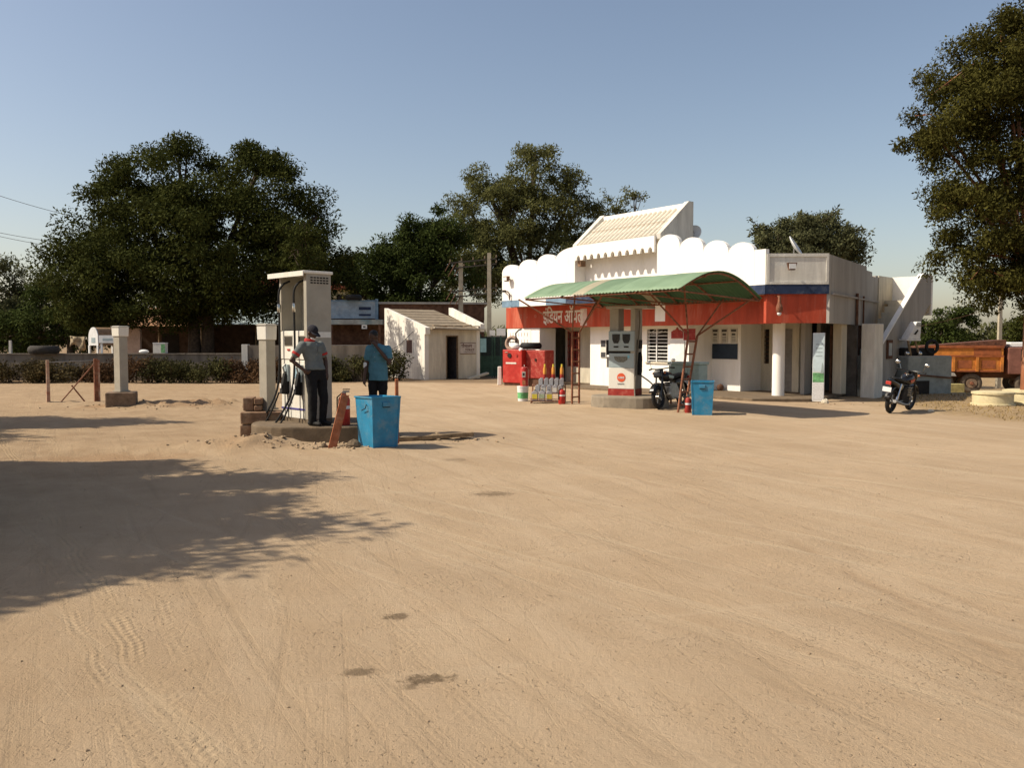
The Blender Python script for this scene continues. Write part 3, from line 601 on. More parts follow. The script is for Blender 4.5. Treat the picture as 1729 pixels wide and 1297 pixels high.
# ------------------------------------------------------------------ canopy over the far pump (axis along the building front)
can = thing('pump_canopy', 'green corrugated barrel canopy on two red-brown ladder posts over the far pump', 'canopy', (2.9, 21.85, 0), math.atan2(-.8, .6))
def cl(wx, wy):
    d = Vector((wx - 2.9, wy - 21.85)); return (d.x * .6 - d.y * .8, d.x * .8 + d.y * .6)
HW, CX0, CX1, ZF, ZR, RISE = 1.42, -2.40, 3.10, 2.87, 2.72, 0.50
def arc(f): return (-HW + 2 * HW * f, ZF + (ZR - ZF) * f + RISE * math.sin(math.pi * f))
GREEN = bpy.data.materials.new('green fibre sheet'); GREEN.use_nodes = True
def sheetmat(m, c, tr):
    nt = m.node_tree; N = nt.nodes; L = nt.links; N.clear(); o_ = N.new('ShaderNodeOutputMaterial'); d = N.new('ShaderNodeBsdfPrincipled'); t_ = N.new('ShaderNodeBsdfTranslucent')
    tc = N.new('ShaderNodeTexCoord'); n = N.new('ShaderNodeTexNoise'); n.inputs['Scale'].default_value = 2.5; n.inputs['Detail'].default_value = 7; L.new(tc.outputs['Object'], n.inputs[0])
    r = N.new('ShaderNodeValToRGB'); L.new(n.outputs[0], r.inputs[0]); r.color_ramp.elements[0].position = .35; r.color_ramp.elements[1].position = .7
    r.color_ramp.elements[0].color = (*c, 1); r.color_ramp.elements[1].color = (*[min(1, v * 1.12 + .015) for v in c], 1)
    L.new(r.outputs[0], d.inputs['Base Color']); L.new(r.outputs[0], t_.inputs[0]); d.inputs['Roughness'].default_value = .75
    mx = N.new('ShaderNodeMixShader'); mx.inputs[0].default_value = tr; L.new(d.outputs[0], mx.inputs[1]); L.new(t_.outputs[0], mx.inputs[2]); L.new(mx.outputs[0], o_.inputs[0])
sheetmat(GREEN, (0.18, 0.27, 0.165), 0.05)
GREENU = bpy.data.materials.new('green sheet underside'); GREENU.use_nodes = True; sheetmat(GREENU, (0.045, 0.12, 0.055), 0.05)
SHEETW = bpy.data.materials.new('bleached fibre sheet'); SHEETW.use_nodes = True; sheetmat(SHEETW, (0.50, 0.46, 0.33), 0.3)
UNDER = 1; nsh = 6; sw = (CX1 - CX0) / nsh
def sheet(x0, w, m):
    vs = []; fs = []; nu, nv = 28, 16
    for i in range(nu + 1):
        x = x0 + w * i / nu; cor = 0.014 * math.cos(2 * math.pi * x / 0.115)
        for j in range(nv + 1):
            y, z = arc(j / nv); vs.append((x, y, z + cor))
    for i in range(nu):
        for j in range(nv): a = i * (nv + 1) + j; fs.append((a, a + 1, a + nv + 2, a + nv + 1))
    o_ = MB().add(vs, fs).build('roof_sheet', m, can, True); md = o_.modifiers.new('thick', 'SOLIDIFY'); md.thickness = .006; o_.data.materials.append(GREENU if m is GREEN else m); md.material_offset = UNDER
xx = CX0
for i, (w, m) in enumerate(((1.0, GREEN), (0.95, GREEN), (0.42, SHEETW), (1.05, GREEN), (1.05, GREEN), (1.03, GREEN))):
    sheet(xx, w + .02, m); xx += w
for x in (CX0 + .06, -.9, .5, 1.75, CX1 - .06):
    MB().tube([(x, arc(j / 14)[0], arc(j / 14)[1] - .045) for j in range(15)], .022, 8).build('arch_rib', RUST, can, True)
    y0, z0 = arc(.0); y1, z1 = arc(1.0); MB().tube([(x, y0 + .02, z0 - .05), (x, y1 - .02, z1 - .05)], .018, 8).build('tie_bar', RUST, can, True)
for f in (.02, .3, .7, .98):
    y, z = arc(f); MB().tube([(CX0, y, z - .07), (CX1, y, z - .07)], .02, 8).build('purlin', RUST, can, True)
def ladder(b0, b1, t0, t1, top, name='ladder_post'):
    lp = MB().tube([b0, t0], .03, 10); lp.tube([b1, t1], .03, 10); o_ = lp.build(name, RUST, can, True); b0, b1, t0, t1 = map(Vector, (b0, b1, t0, t1))
    for i in range(6):
        f = .10 + i * .165; MB().tube([b0.lerp(t0, f), b1.lerp(t1, f)], .02, 8).build('rung', RUST, o_, True)
    for s, q in ((t0, top[0]), (t0, top[1]), (t1, top[2]), (t1, top[3])): MB().tube([s, q], .022, 8).build('strut', RUST, o_, True)
L0 = (*cl(1.63, 23.1), 0); L1 = (*cl(1.84, 23.35), 0); zt = 1.95
def up(p, z, dx=0, dy=0): return (p[0] + dx, p[1] + dy, z)
ladder(L0, L1, up(L0, zt), up(L1, zt), (up(L0, ZF - .02, -1.0, -HW * .75), up(L0, ZF + .25, .35, -.2), up(L1, ZF - .0, 1.35, -HW * .3), up(L1, ZR + .15, -.2, HW * .6)))
L0 = (*cl(3.97, 20.35), 0); L1 = (*cl(4.17, 20.55), 0)
T0 = (*cl(4.25, 20.6), 1.85); T1 = (*cl(4.52, 20.85), 1.85)
ladder(L0, L1, T0, T1, (up(T0, ZF + .1, -.6, -HW * .6), up(T0, ZF + .35, .1, -.3), up(T1, ZR + .1, 1.3, HW * .45), up(T1, ZR + .2, .3, HW * .55)))
g_ = MB().box(-.14, .14, -.02, .02, -.14, .14).build('gusset_plate', REDD, can); g_.location = (*cl(4.28, 20.6), 1.88); g_.rotation_euler.z = R(53)

# ------------------------------------------------------------------ plinths
def stadium(c0, c1, r, n=14):
    a = math.atan2(c1[1] - c0[1], c1[0] - c0[0]); pts = []
    for i in range(n + 1): th = a - math.pi / 2 + math.pi * i / n; pts.append((c1[0] + r * math.cos(th), c1[1] + r * math.sin(th)))
    for i in range(n + 1): th = a + math.pi / 2 + math.pi * i / n; pts.append((c0[0] + r * math.cos(th), c0[1] + r * math.sin(th)))
    return pts
PZ = 0.29
o = MB().prism(stadium((-3.72, 15.12), (-2.98, 15.16), .88), PZ + .15, 'z', -.15).build('pump_plinth', CONC, None, bev=.03); tag(o, 'rounded concrete plinth under the near pump and two attendants', 'plinth')
o = MB().prism(stadium((2.82, 22.3), (3.3, 22.05), .75), .30 + .15, 'z', -.15).build('pump_plinth', CONCG, None, bev=.03); tag(o, 'low rounded concrete plinth under the far pump beneath the canopy', 'plinth')

# ------------------------------------------------------------------ near fuel pump (local -y is the dispensing front)
W, DP, H = .95, .49, 2.66
C = Vector((-3.55, 14.80)); ang = math.atan2(-.72, .69)        # front edge runs from far left to the near corner
fx = Vector((.69, -.72)).normalized(); ctr = C - fx * (W / 2) + Vector((.72, .69)).normalized() * (DP / 2)
pump = thing('fuel_pump', 'tall white fuel pump with two black nozzles, attendant in grey standing against it', 'fuel pump', (ctr.x, ctr.y, PZ), math.atan2(fx.y, fx.x))
w2, d2 = W / 2, DP / 2
MB().box(-w2, w2, -d2, d2, .0, .07).build('base', CONC, pump)
MB().box(-w2 + .012, w2 - .012, -d2 + .015, d2, .07, 1.10).build('lower_cabinet', ENAMEL, pump, bev=.008)
MB().box(-w2 + .008, w2 - .008, -d2 + .01, d2 - .002, 1.115, 1.62).build('display_head', ENAMEL, pump, bev=.008)
MB().box(-w2 + .02, w2 - .02, -d2 + .03, d2 - .02, 1.10, 1.115).build('joint', DARK, pump)
MB().box(-w2, -w2 + .06, -d2 + .002, d2 - .001, 1.62, H - .05).build('side_panel', ENAMELG, pump); MB().box(w2 - .10, w2, -d2 - .003, d2 - .004, .07, H - .05).build('side_panel', ENAMELG, pump, bev=.006)
MB().box(-w2 + .061, w2 - .101, d2 - .09, d2 - .05, 1.62, H - .05).build('back_panel', ENAMELG, pump)
MB().box(-w2 - .30, w2 + .02, -d2 - .06, d2 + .03, H - .05, H).build('top_cover', ENAMEL, pump, bev=.01)
MB().box(-w2 - .29, w2 + .01, -d2 - .075, -d2 - .06, H - .09, H - .005).build('top_lip', ENAMEL, pump)
v = MB().box(w2 - .002, w2 + .004, -d2 + .06, d2 - .04, 2.42, 2.58).build('vent_panel', ENAMELG, pump)
for i in range(6):
    for k in range(3): MB().box(w2 + .004, w2 + .009, -d2 + .075 + i * .062, -d2 + .12 + i * .062, 2.44 + k * .045, 2.465 + k * .045).build('slot', DARK, v)
MB().box(w2, w2 + .006, -d2 + .05, d2 - .02, 1.50, 1.60).build('side_trim', ENAMEL, pump)
v = MB().box(w2, w2 + .003, -d2 + .08, d2 - .04, .95, 1.22).build('vent_panel', ENAMELG, pump)
for k in range(9): MB().box(w2 + .003, w2 + .006, -d2 + .1, d2 - .06, .97 + k * .028, .982 + k * .028).build('slot', GREYPL, v)
for x in (-.30, .18):
    q = MB().box(x, x + .24, -d2 - .006, -d2 + .02, 1.37, 1.52).build('display', DGLASS, pump); MB().box(x - .02, x + .26, -d2 + .004, -d2 + .011, 1.35, 1.54).build('bezel', ENAMELG, q)
    MB().box(x + .08, x + .17, -d2 - .004, -d2 + .01, 1.27, 1.30).build('price_strip', REDG, pump)
    n = MB().box(x + .0, x + .13, -d2 - .03, -d2 + .02, .72, 1.02).build('nozzle_boot', PANELB, pump)
    nz = MB(); nz.prism([(-.16, .50), (-.03, .48), (.03, .56), (.04, .80), (-.02, .92), (-.09, .86), (-.12, .72)], .09, 'x', x + .02); q = nz.build('nozzle', BLACK, pump, bev=.015); 
    for vv in q.data.vertices: vv.co.y -= d2 - .02
    MB().tube([(x + .065, -d2 - .05, .86), (x + .06, -d2 - .08, .98), (x + .06, -d2 - .02, 1.03)], .016, 8).build('spout', STEEL, pump, True)
    MB().box(x + .05, x + .09, -d2 - .14, -d2 - .13, .6, .68).build('badge', SIGNW, pump)
MB().box(-w2 + .01, w2 - .11, -d2 + .006, -d2 + .014, .22, .25).build('stripe', pm('violet stripe', (.06, .05, .22), .6, .1, 5), pump)
MB().box(-.02, .10, -d2 + .008, -d2 + .014, .78, .98).build('poster_sticker', pm('blue print', (.28, .42, .5), .7, .2, 30), pump)
def hose(pts, r=.019): 
    # smooth Catmull-Rom through points
    P = [Vector(p) for p in pts]; P = [P[0] * 2 - P[1]] + P + [P[-1] * 2 - P[-2]]; out = []
    for i in range(1, len(P) - 2):
        for k in range(8):
            t_ = k / 8; a, b_, c, d = P[i - 1:i + 3]
            out.append(.5 * ((2 * b_) + (c - a) * t_ + (2 * a - 5 * b_ + 4 * c - d) * t_ ** 2 + (3 * b_ - a - 3 * c + d) * t_ ** 3))
    out.append(P[-2]); return MB().tube(out, r, 8)
for x, sx in ((-.40, -.1), (.13, .16)):
    hose([(x + .1, -d2 + .12, 2.52), (x + .02, -d2 + .02, 2.45), (x, -d2 - .05, 2.3), (x, -d2 - .05, 1.9), (x, -d2 - .05, 1.2), (x - .03, -d2 - .1, .55), (x - .18, -d2 - .3, .05), (x - .42, -d2 - .42, -.2), (x - .65, -d2 - .45, -.25), (x - .85, -d2 - .38, -.26)]).build('hose', BLACK, pump, True)
    hose([(x + .1, -d2 - .13, .52), (x + .02, -d2 - .18, .3), (x - .08, -d2 - .3, 0), (x - .3, -d2 - .45, -.2), (x - .58, -d2 - .52, -.255)], .016).build('hose', BLACK, pump, True)
    MB().lathe([(.028, 1.95), (.034, 1.97), (.034, 2.08), (.028, 2.1)], 10, (x, -d2 - .05, 0)).build('hose_coupling', CHROME, pump, True)
    MB().tube([(x + .2, -d2 - .01, .85), (x + .22, -d2 - .03, .5), (x + .25, -d2 - .02, .05)], .010, 6).build('hose', BLACK, pump, True)

# ------------------------------------------------------------------ far pump
ang2 = R(-27)
p2c = Vector((2.98, 22.45)); W, DP, H = .72, .62, 2.30
p2 = thing('fuel_pump', 'white and pale blue fuel pump with round red emblem, under the green canopy', 'fuel pump', (p2c.x, p2c.y, .30), ang2); w2, d2 = W / 2, DP / 2
MB().box(-w2, w2, -d2, d2, .0, .17).build('red_skirt', REDD, p2)
MB().box(-w2 + .01, w2 - .01, -d2 + .01, d2 - .005, .175, .72).build('lower_panel', ENAMEL, p2, bev=.01)
MB().box(-w2 + .012, w2 - .012, -d2 + .012, d2 - .005, .725, 1.10).build('middle_panel', PANELB, p2, bev=.01)
MB().box(-w2 + .03, w2 - .03, -d2 + .05, d2 - .02, 1.10, 1.16).build('slot', DARK, p2)
MB().box(-w2 + .005, w2 - .005, -d2 + .0, d2 - .005, 1.16, 1.68).build('display_head', PANELB, p2, bev=.015)
for x in (-.25, .03):
    q = MB().prism([(x, 1.60), (x + .21, 1.60), (x + .205, 1.45), (x + .16, 1.36), (x + .05, 1.36), (x + .005, 1.45)], .02, 'y', -d2 - .012).build('display', DGLASS, p2); MB().box(x + .04, x + .17, -d2 - .008, -d2 + .01, 1.25, 1.29).build('price_strip', DARK, p2)
q = MB().prism([(-.2, 1.02), (.18, 1.02), (.16, .93), (.06, .87), (-.08, .87), (-.18, .93)], .01, 'y', -d2 + .004).build('grey_badge', pm('worn badge', (.18, .18, .15), .7, .3, 30), p2)
MB().box(.17, .22, -d2 + .004, -d2 + .012, .98, 1.05).build('sticker', pm('cyan sticker', (.2, .5, .62), .6, .1, 9), p2)
e = MB().lathe([(.001, -.001), (.115, -.001), (.115, .008), (.001, .008)], 28, (0, -d2 + .004, .47), 'y').build('emblem', pm('orange red emblem', (.62, .09, .03), .6, .08, 9), p2)
MB().box(-.085, .085, -d2 - .002, -d2 + .002, .445, .492).build('emblem_bar', SIGNW, e); lettering('emblem_lettering', 'इंिडयनऑयल', .036, REDG, p2, (-.08, -d2 - .0035, .457), extrude=.001)
lettering('lettering', 'IndianOil', .05, PRINTK, p2, (-.1, -d2 + .004, .29), extrude=.002)
MB().box(-w2, -w2 + .24, -d2 + .1, d2 - .1, 1.68, H - .04).build('column', ENAMELG, p2); MB().box(w2 - .12, w2 + .004, -d2 + .02, d2 - .02, .17, H - .04).build('column', ENAMELG, p2, bev=.01)
MB().box(-w2 - .06, w2 + .34, -d2 - .03, d2 + .04, H - .04, H + .03).build('top_cover', ENAMELG, p2, bev=.01)
n = MB().box(w2 + .004, w2 + .09, -.12, .06, 1.22, 1.45).build('nozzle_boot', BLACK, p2, bev=.01)
MB().prism([(-.10, .55), (.0, .52), (.05, .62), (.06, 1.0), (0, 1.14), (-.07, 1.05), (-.09, .8)], .09, 'x', w2 + .006).build('nozzle', BLACK, p2, bev=.015)
HOSEG = pm('dusty grey hose', (.16, .14, .11), .7, .1, 9)
hose([(w2 + .05, -.1, 2.22), (w2 + .07, -.12, 1.9), (w2 + .05, -.14, 1.5), (w2 + .03, -.2, .9), (w2 + .02, -.32, .3), (w2 + .1, -.5, -.05), (w2 + .3, -.62, -.25), (w2 + .55, -.55, -.285), (w2 + .8, -.4, -.28), (w2 + .75, -.2, -.1), (w2 + .4, -.05, .3), (w2 + .05, -.04, .55)], .02).build('hose', HOSEG, p2, True)
MB().box(-w2 - .16, -w2 - .01, -.05, .1, 1.05, 1.45).build('card_box', BLACK, p2, bev=.01); MB().box(-w2 - .14, -w2 - .012, -.05, .1, .72, 1.0).build('leaflet_holder', GREYPL, p2)

# ------------------------------------------------------------------ service posts
def post(label, x, y, z0, rz, h, bw, bh, w=.22):
    t_ = thing('meter_post', label, 'post', (x, y, z0), rz)
    MB().box(-w / 2, w / 2, -w / 2, w / 2, 0, h - bh).build('shaft', ENAMELG, t_, bev=.01)
    MB().box(-w / 2 - .03, w / 2 + .03, -w / 2 - .03, w / 2 + .03, -.0, .03).build('foot_plate', ENAMELG, t_)
    q = MB().frustum(bw * .94, bw * .94, bw, bw, h - bh, h).build('head_box', ENAMEL, t_, bev=.012); MB().frustum(bw + .03, bw + .03, bw - .06, bw - .06, h + .002, h + .03).build('cap', ENAMELG, q)
    return t_
post('white square meter post with boxed head on bricks beside the near pump', -4.52, 15.75, .46, R(56), 1.56, .26, .27, .21)
b = thing('brick_block', 'stepped block of rough bricks beside the near pump', 'bricks', (-4.62, 15.62, 0), R(8))
for (x0, x1, y0, y1, z0, z1) in ((-.32, .02, -.30, .25, -.1, .22), (.035, .38, -.29, .25, -.1, .21), (-.31, .16, -.31, .24, .235, .45), (.175, .40, -.29, .24, .235, .44), (-.29, -.10, -.15, .22, .465, .70), (-.085, .04, -.2, .2, .465, .56), (-.085, .05, -.2, .2, .575, .69)):
    MB().box(x0, x1, y0, y1, z0, z1).build('brick', BRICK, b, bev=.02)
p = gr(206, 690); p.x *= 1 + .3 / p.y
t_ = post('white square meter post with boxed head standing alone on a concrete block', p.x, p.y + .3, .42, R(60), 1.66, .30, .24, .24)
o = MB().box(-.36, .36, -.36, .36, -.1, .41).build('concrete_block', pm('dark weathered concrete', (.2, .14, .095), .95, .2, 6, .5, 30), None, bev=.03, loc=(p.x, p.y + .3, 0), rz=R(20)); tag(o, 'weathered concrete block under the lone white meter post', 'block')
# crossed barrier
a = gr(82, 681); c = gr(163, 678); t_ = thing('crossed_barrier', 'rusty barrier of two posts with crossed rods, left of the lone post', 'barrier', (a.x, a.y, 0), math.atan2(c.y - a.y, c.x - a.x)); Ld = (c - a).length
PST = pm('red and white weathered post', (.42, .33, .25), .85, .2, 5, col2=(.28, .08, .04))
MB().frustum(.09, .09, .07, .07, 0, 1.2).build('post', PST, t_); MB().frustum(.11, .1, .09, .09, 0, 1.22, Ld, 0).build('post', RUST, t_); MB().box(Ld + .05, Ld + .1, -.03, .03, 0, 1.18).build('post', PST, t_)
MB().tube([(.28, -.05, 0), (Ld - .02, -.02, 1.1)], .018, 8).build('rod', RUST, t_, True); MB().tube([(Ld - .3, -.04, 0), (.58, .0, .48)], .02, 8).build('rod', RUST, t_, True); MB().tube([(0, 0, 1.13), (Ld, 0, 1.17)], .012, 6).build('wire', STEEL, t_, True)

# ------------------------------------------------------------------ bins, plank, stakes, extinguishers
def bin_(label, x, y, rz, w, h, wb):
    t_ = thing('waste_bin', label, 'bin', (x, y, .0), rz, 'blue sheet metal bins'); th = .012; b = MB()
    a0, a1 = wb / 2, w / 2
    for k in range(4):
        c_, s_ = math.cos(k * math.pi / 2), math.sin(k * math.pi / 2)
        pts = [(-a0, -a0, .02), (a0, -a0, .02), (a0, -a0 + th, .02), (-a0, -a0 + th, .02), (-a1, -a1, h), (a1, -a1, h), (a1, -a1 + th, h), (-a1, -a1 + th, h)]
        q = MB().hexa([(p_[0] * c_ - p_[1] * s_, p_[0] * s_ + p_[1] * c_, p_[2]) for p_ in pts]).build('side_panel', BLUEBIN, t_)
    MB().box(-a0 + .01, a0 - .01, -a0 + .01, a0 - .01, .025, .04).build('bottom', BLUEBIN, t_)
    r = MB(); 
    for k in range(4):
        c_, s_ = math.cos(k * math.pi / 2), math.sin(k * math.pi / 2); p0, p1 = (-a1 - .008, -a1 - .006), (a1 + .008, -a1 - .006)
        r.bar((p0[0] * c_ - p0[1] * s_, p0[0] * s_ + p0[1] * c_, h), (p1[0] * c_ - p1[1] * s_, p1[0] * s_ + p1[1] * c_, h), .02, .024)
    tag(r.build('rim', BLUEBIN, t_)); 
    for s in (-1, 1): MB().bar((s * a0 * .98, -a0 - .004, .02), (s * a1 * .98, -a1 - .004, h), .03, .008, up=(0, 1, 0)).build('corner_strip', BLUEBIN, t_)
    MB().box(-.07, .07, -a1 - .016, -a1 + .01, h - .15, h - .07).build('handle_cup', BLUEBIN, t_, bev=.008); MB().box(-.06, .06, -a1 - .014, -a1 + .012, h - .162, h - .15).build('handle_slot', DARK, t_)
    return t_
bx, by = -2.2, 13.42; rz = R(41); ctr = Vector((bx, by)) + Vector((math.cos(rz), math.sin(rz))) * .245 + Vector((-math.sin(rz), math.cos(rz))) * .245
t_ = bin_('tapered blue metal bin right of the orange channel, nearest to the camera', ctr.x, ctr.y, rz, .52, .83, .44)
t_.rotation_euler = (R(-.8), R(.6), rz)
MB().tube([(-.27, -.1, .72), (-.29, -.1, .66), (-.285, .02, .62)], .008, 6).build('latch', BLACK, t_, True)
p = gr(1188, 703); bin_('upright blue metal bin beside the leaning ladder post under the canopy', p.x + .03, p.y + .27, R(-14), .50, .79, .43)
# channel iron leaning on the plinth
a = Vector((-2.86, 13.45, tz(-2.86, 13.45) - .02)); c = Vector((-2.72, 13.85, .86)); t_ = thing('steel_channel', 'orange-painted steel channel leaning against the plinth left of the blue bin', 'channel', a)
d = c - a; b = MB(); b.bar((0, 0, 0), d, .115, .012, up=(.5, -1, .3)); o = b.build('web', ORANGE, t_)
s_ = d.normalized().cross(Vector((.5, -1, .3))).normalized()
for k in (-1, 1): MB().bar(s_ * (k * .055) + Vector((.0, .03, .0)), d + s_ * (k * .055) + Vector((.0, .03, 0)), .012, .06, up=(.5, -1, .3)).build('flange', ORANGE, t_)
o = MB().frustum(.07, .05, .055, .04, -.1, 1.10).build('stake', ORANGE, None, bev=.01, loc=(-1.93, 14.25, 0), rz=R(20)); tag(o, 'upright orange wooden stake just behind the near blue bin', 'stake')
o = MB().box(-.9, .9, -.05, .05, 0, .07).build('pole_piece', WOOD, None, bev=.01, loc=(-1.55, 14.62, .03), rz=R(12)); o.rotation_euler = (0, R(-3), R(12)); tag(o, 'weathered stick lying on the dirt right of the near blue bin', 'stick')
def rock(label, x, y, sx, sy, sz, seed, m=None):
    rs = random.Random(seed); b = MB().ball((0, 0, sz * .4), sx, sy, sz, 9, 6); b.v = [(v[0] * rs.uniform(.82, 1.15), v[1] * rs.uniform(.82, 1.15), max(-.05, v[2] * rs.uniform(.8, 1.12))) for v in b.v]
    return tag(b.build('rock', m or CONC, None, loc=(x, y, tz(x, y)), bev=.006), label, 'rock')
rock('grey-brown stone lying between the orange channel and blue bin', -2.52, 13.5, .11, .08, .085, 3)
rock('small stone left of the foot of the orange channel', -2.99, 13.5, .05, .04, .05, 5)
p = gr(1393, 681); rock('pale stone by the foot of the tall narrow standee', p.x, p.y, .1, .09, .1, 6, CREAM)
p = gr(1572, 695); rock('broken brick lying on the straw verge', p.x, p.y, .09, .05, .04, 9, CREAM)
def extinguisher(label, x, y, z, h=.5, r=.085, rz=0, dusty=False):
    t_ = thing('fire_extinguisher', label, 'fire extinguisher', (x, y, z), rz, 'red fire extinguishers'); m = REDD if dusty else REDG
    MB().lathe([(r * .9, 0), (r, .015), (r, h * .78), (r * .8, h * .86), (r * .35, h * .92), (r * .3, h)], 18).build('cylinder', m, t_, True)
    MB().lathe([(r * 1.008, h * .5), (r * 1.008, h * .6)], 18).build('label_band', SIGNW, t_, True)
    MB().box(-.02, .09, -.012, .012, h, h + .03).build('lever', STEEL, t_); MB().box(-.02, .1, -.012, .012, h + .045, h + .06).build('handle', BLACK, t_)
    MB().tube([(-.02, 0, h), (-r - .02, 0, h * .85), (-r - .02, 0, h * .3)], .013, 6).build('hose', BLACK, t_, True); MB().box(-.03, .03, -.03, .03, h - .02, h + .012).build('valve', STEEL, t_)
extinguisher('red fire extinguisher on the near plinth behind the orange channel', -2.88, 14.6, PZ, .56, .1)
p = gr(949, 683); extinguisher('red fire extinguisher standing right of the oil can rack', p.x, p.y + .08, 0, .44, .095, .6)
p = gr(1163, 699); extinguisher('dusty red fire extinguisher tucked between ladder post and blue bin', p.x, p.y + .1, 0, .42, .075, .2, True)

# ------------------------------------------------------------------ oil rack, cans, buckets
p = gr(925, 682); rk = thing('oil_can_rack', 'low brown tiered metal rack holding oil cans', 'rack', (p.x, p.y + .1, 0), R(-6))
for i, (y, z) in enumerate(((0, .07), (.24, .27), (.44, .47))):
    MB().box(-.48, .48, y, y + .2, z - .02, z).build('shelf', RUST, rk)
    for x in (-.46, .46): MB().box(x - .015, x + .015, y + .17, y + .2, 0, z - .02).build('leg', RUST, rk)
MB().tube([(-.48, -.01, .12), (.48, -.01, .12)], .012, 6).build('front_rail', RUST, rk); 
for x in (-.46, .46): MB().box(x - .015, x + .015, 0, .03, 0, .05).build('leg', RUST, rk); MB().bar((x, .02, .05), (x, .62, .5), .02).build('side_bar', RUST, rk)
def can(nm, lx, ly, z, w, d_, h, m, cap, label, grp, lab=None):
    wp = rk.matrix_world if False else None; c_, s_ = math.cos(R(-6)), math.sin(R(-6))
    t_ = thing(nm, label, 'can', (rk.location.x + lx * c_ - ly * s_, rk.location.y + lx * s_ + ly * c_, z), R(-6 + random.uniform(-8, 8)), grp)
    MB().prism([(-w / 2, 0), (w / 2, 0), (w / 2, h * .78), (w * .2, h * .92), (-w * .2, h * .92), (-w / 2, h * .78)], d_, 'y', -d_ / 2).build('body', m, t_, bev=.012)
    MB().lathe([(w * .16, h * .92), (w * .16, h)], 10).build('cap', cap, t_, True)
    if lab: MB().box(-w * .42, w * .42, -d_ / 2 - .004, -d_ / 2 + .002, h * .12, h * .62).build('label_print', lab, t_)
    MB().torus((w * .2, 0, h * .84), .03, .01, 10, 6).build('handle', m, t_)
ORD = ('at the left end', 'second from left', 'in the middle', 'second from right', 'at the right end')
GREYCAN = pm('grey plastic can', (.34, .34, .36), .5, .1, 8); YEL = pm('yellow label', (.62, .52, .06), .6, .1, 9); GRN = pm('grey green label', (.30, .36, .24), .6, .2, 20); ORG = pm('amber bottle', (.55, .25, .04), .4, .2, 12)
for i, (m, nm) in enumerate(((YEL, 'yellow-labelled grey oil can at the left end of the bottom shelf'), (GRN, 'green-labelled grey oil can in the middle of the bottom shelf'), (YEL, 'yellow-labelled grey oil can right of the green-labelled one'))): can('oil_can', -.36 + i * .2, .1, .07, .17, .14, .3, GREYCAN, BLACK, nm, 'oil cans on the rack', m)
for i in range(5): can('oil_can', -.30 + i * .16, .34, .27, .14, .12, .24, GREYCAN, GREYPL, 'small grey oil can on the middle shelf of the rack, ' + ORD[i], 'grey cans on the middle shelf', PAPER if i % 2 else None)
for i in range(5): can('oil_can', -.22 + i * .145, .5, .47, .12, .1, .22, GREYCAN, GREYPL, 'small grey oil can on the top shelf of the rack, ' + ORD[i], 'grey cans on the top shelf')
for i, lab in enumerate(('leftmost of three tall amber bottles at the back of the rack', 'middle one of three tall amber bottles at the back of the rack', 'rightmost of three tall amber bottles at the back of the rack')):
    c_, s_ = math.cos(R(-6)), math.sin(R(-6)); lx, ly = -.12 + i * .24, .6; t_ = thing('oil_bottle', lab, 'bottle', (rk.location.x + lx * c_ - ly * s_, rk.location.y + lx * s_ + ly * c_, .47), 0, 'amber oil bottles')
    MB().lathe([(.05, 0), (.052, .02), (.052, .46), (.03, .53)], 12).build('body', ORG, t_, True); MB().lathe([(.026, .53), (.026, .6)], 10).build('cap', YEL, t_, True); MB().lathe([(.0535, .12), (.0535, .32)], 12).build('label_print', REDD, t_, True)
p = gr(883, 678); t_ = thing('paint_bucket', 'white plastic bucket with green printed band left of the oil rack', 'bucket', (p.x, p.y + .16, 0))
MB().lathe([(.14, 0), (.165, .40), (.172, .40), (.172, .43), (.16, .43)], 24).build('pail', SIGNW, t_, True); MB().lathe([(.1475, .08), (.157, .25)], 24).build('green_band', pm('green print', (.14, .42, .17), .6, .25, 14), t_, True)
t2 = thing('red_canister', 'red cylindrical canister with white labels standing on the white bucket', 'canister', (p.x + .04, p.y + .16, .43))
MB().lathe([(.12, 0), (.12, .5), (.1, .54), (.03, .55)], 20).build('body', REDG, t2, True); MB().box(-.07, .03, -.125, -.116, .26, .42).build('label_print', PAPER, t2); MB().box(-.05, .01, -.128, -.124, .3, .38).build('picture', PRINTK, t2); MB().box(-.06, .03, -.124, -.115, .04, .17).build('label_print', pm('orange print', (.5, .2, .1), .6, .2, 12), t2)
MB().torus((0, 0, .56), .04, .008, 12, 6, 'x').build('handle', STEEL, t2)
# red compressor cabinet with a tyre on it
p = Vector((.22, 32.6)); t_ = thing('compressor_cabinet', 'red steel air compressor cabinet with round gauge before the white pier', 'compressor', (p.x, p.y, 0), R(-38))
MB().box(-.46, .46, -.35, .55, .12, 1.38).build('housing', REDG, t_, bev=.02); MB().box(-.42, .42, -.3, .5, .0, .12).build('base', BRICKD, t_)
MB().lathe([(.09, -.01), (.09, .03)], 18, (-.12, -.37, 1.16), 'y').build('gauge', DGLASS, t_, True); MB().lathe([(.05, -.01), (.05, .02)], 14, (.22, -.365, 1.16), 'y').build('dial', REDD, t_, True)
MB().box(-.3, .2, -.36, -.345, .84, .9).build('maker_strip', PAPER, t_); MB().box(-.34, -.2, -.37, -.34, 1.27, 1.3).build('handle', CHROME, t_)
MB().box(.461, 1.35, -.1, .5, .3, 1.36).build('side_tank', REDD, t_, bev=.03); MB().box(.5, 1.3, -.05, .45, 0, .3).build('tank_base', BRICKD, t_); MB().box(.9, .96, -.13, -.09, .95, 1.05).build('knob', DARK, t_)
MB().ball((.36, -.26, 1.36), .1, .1, .09).build('pressure_cap', SIGNW, t_, True)
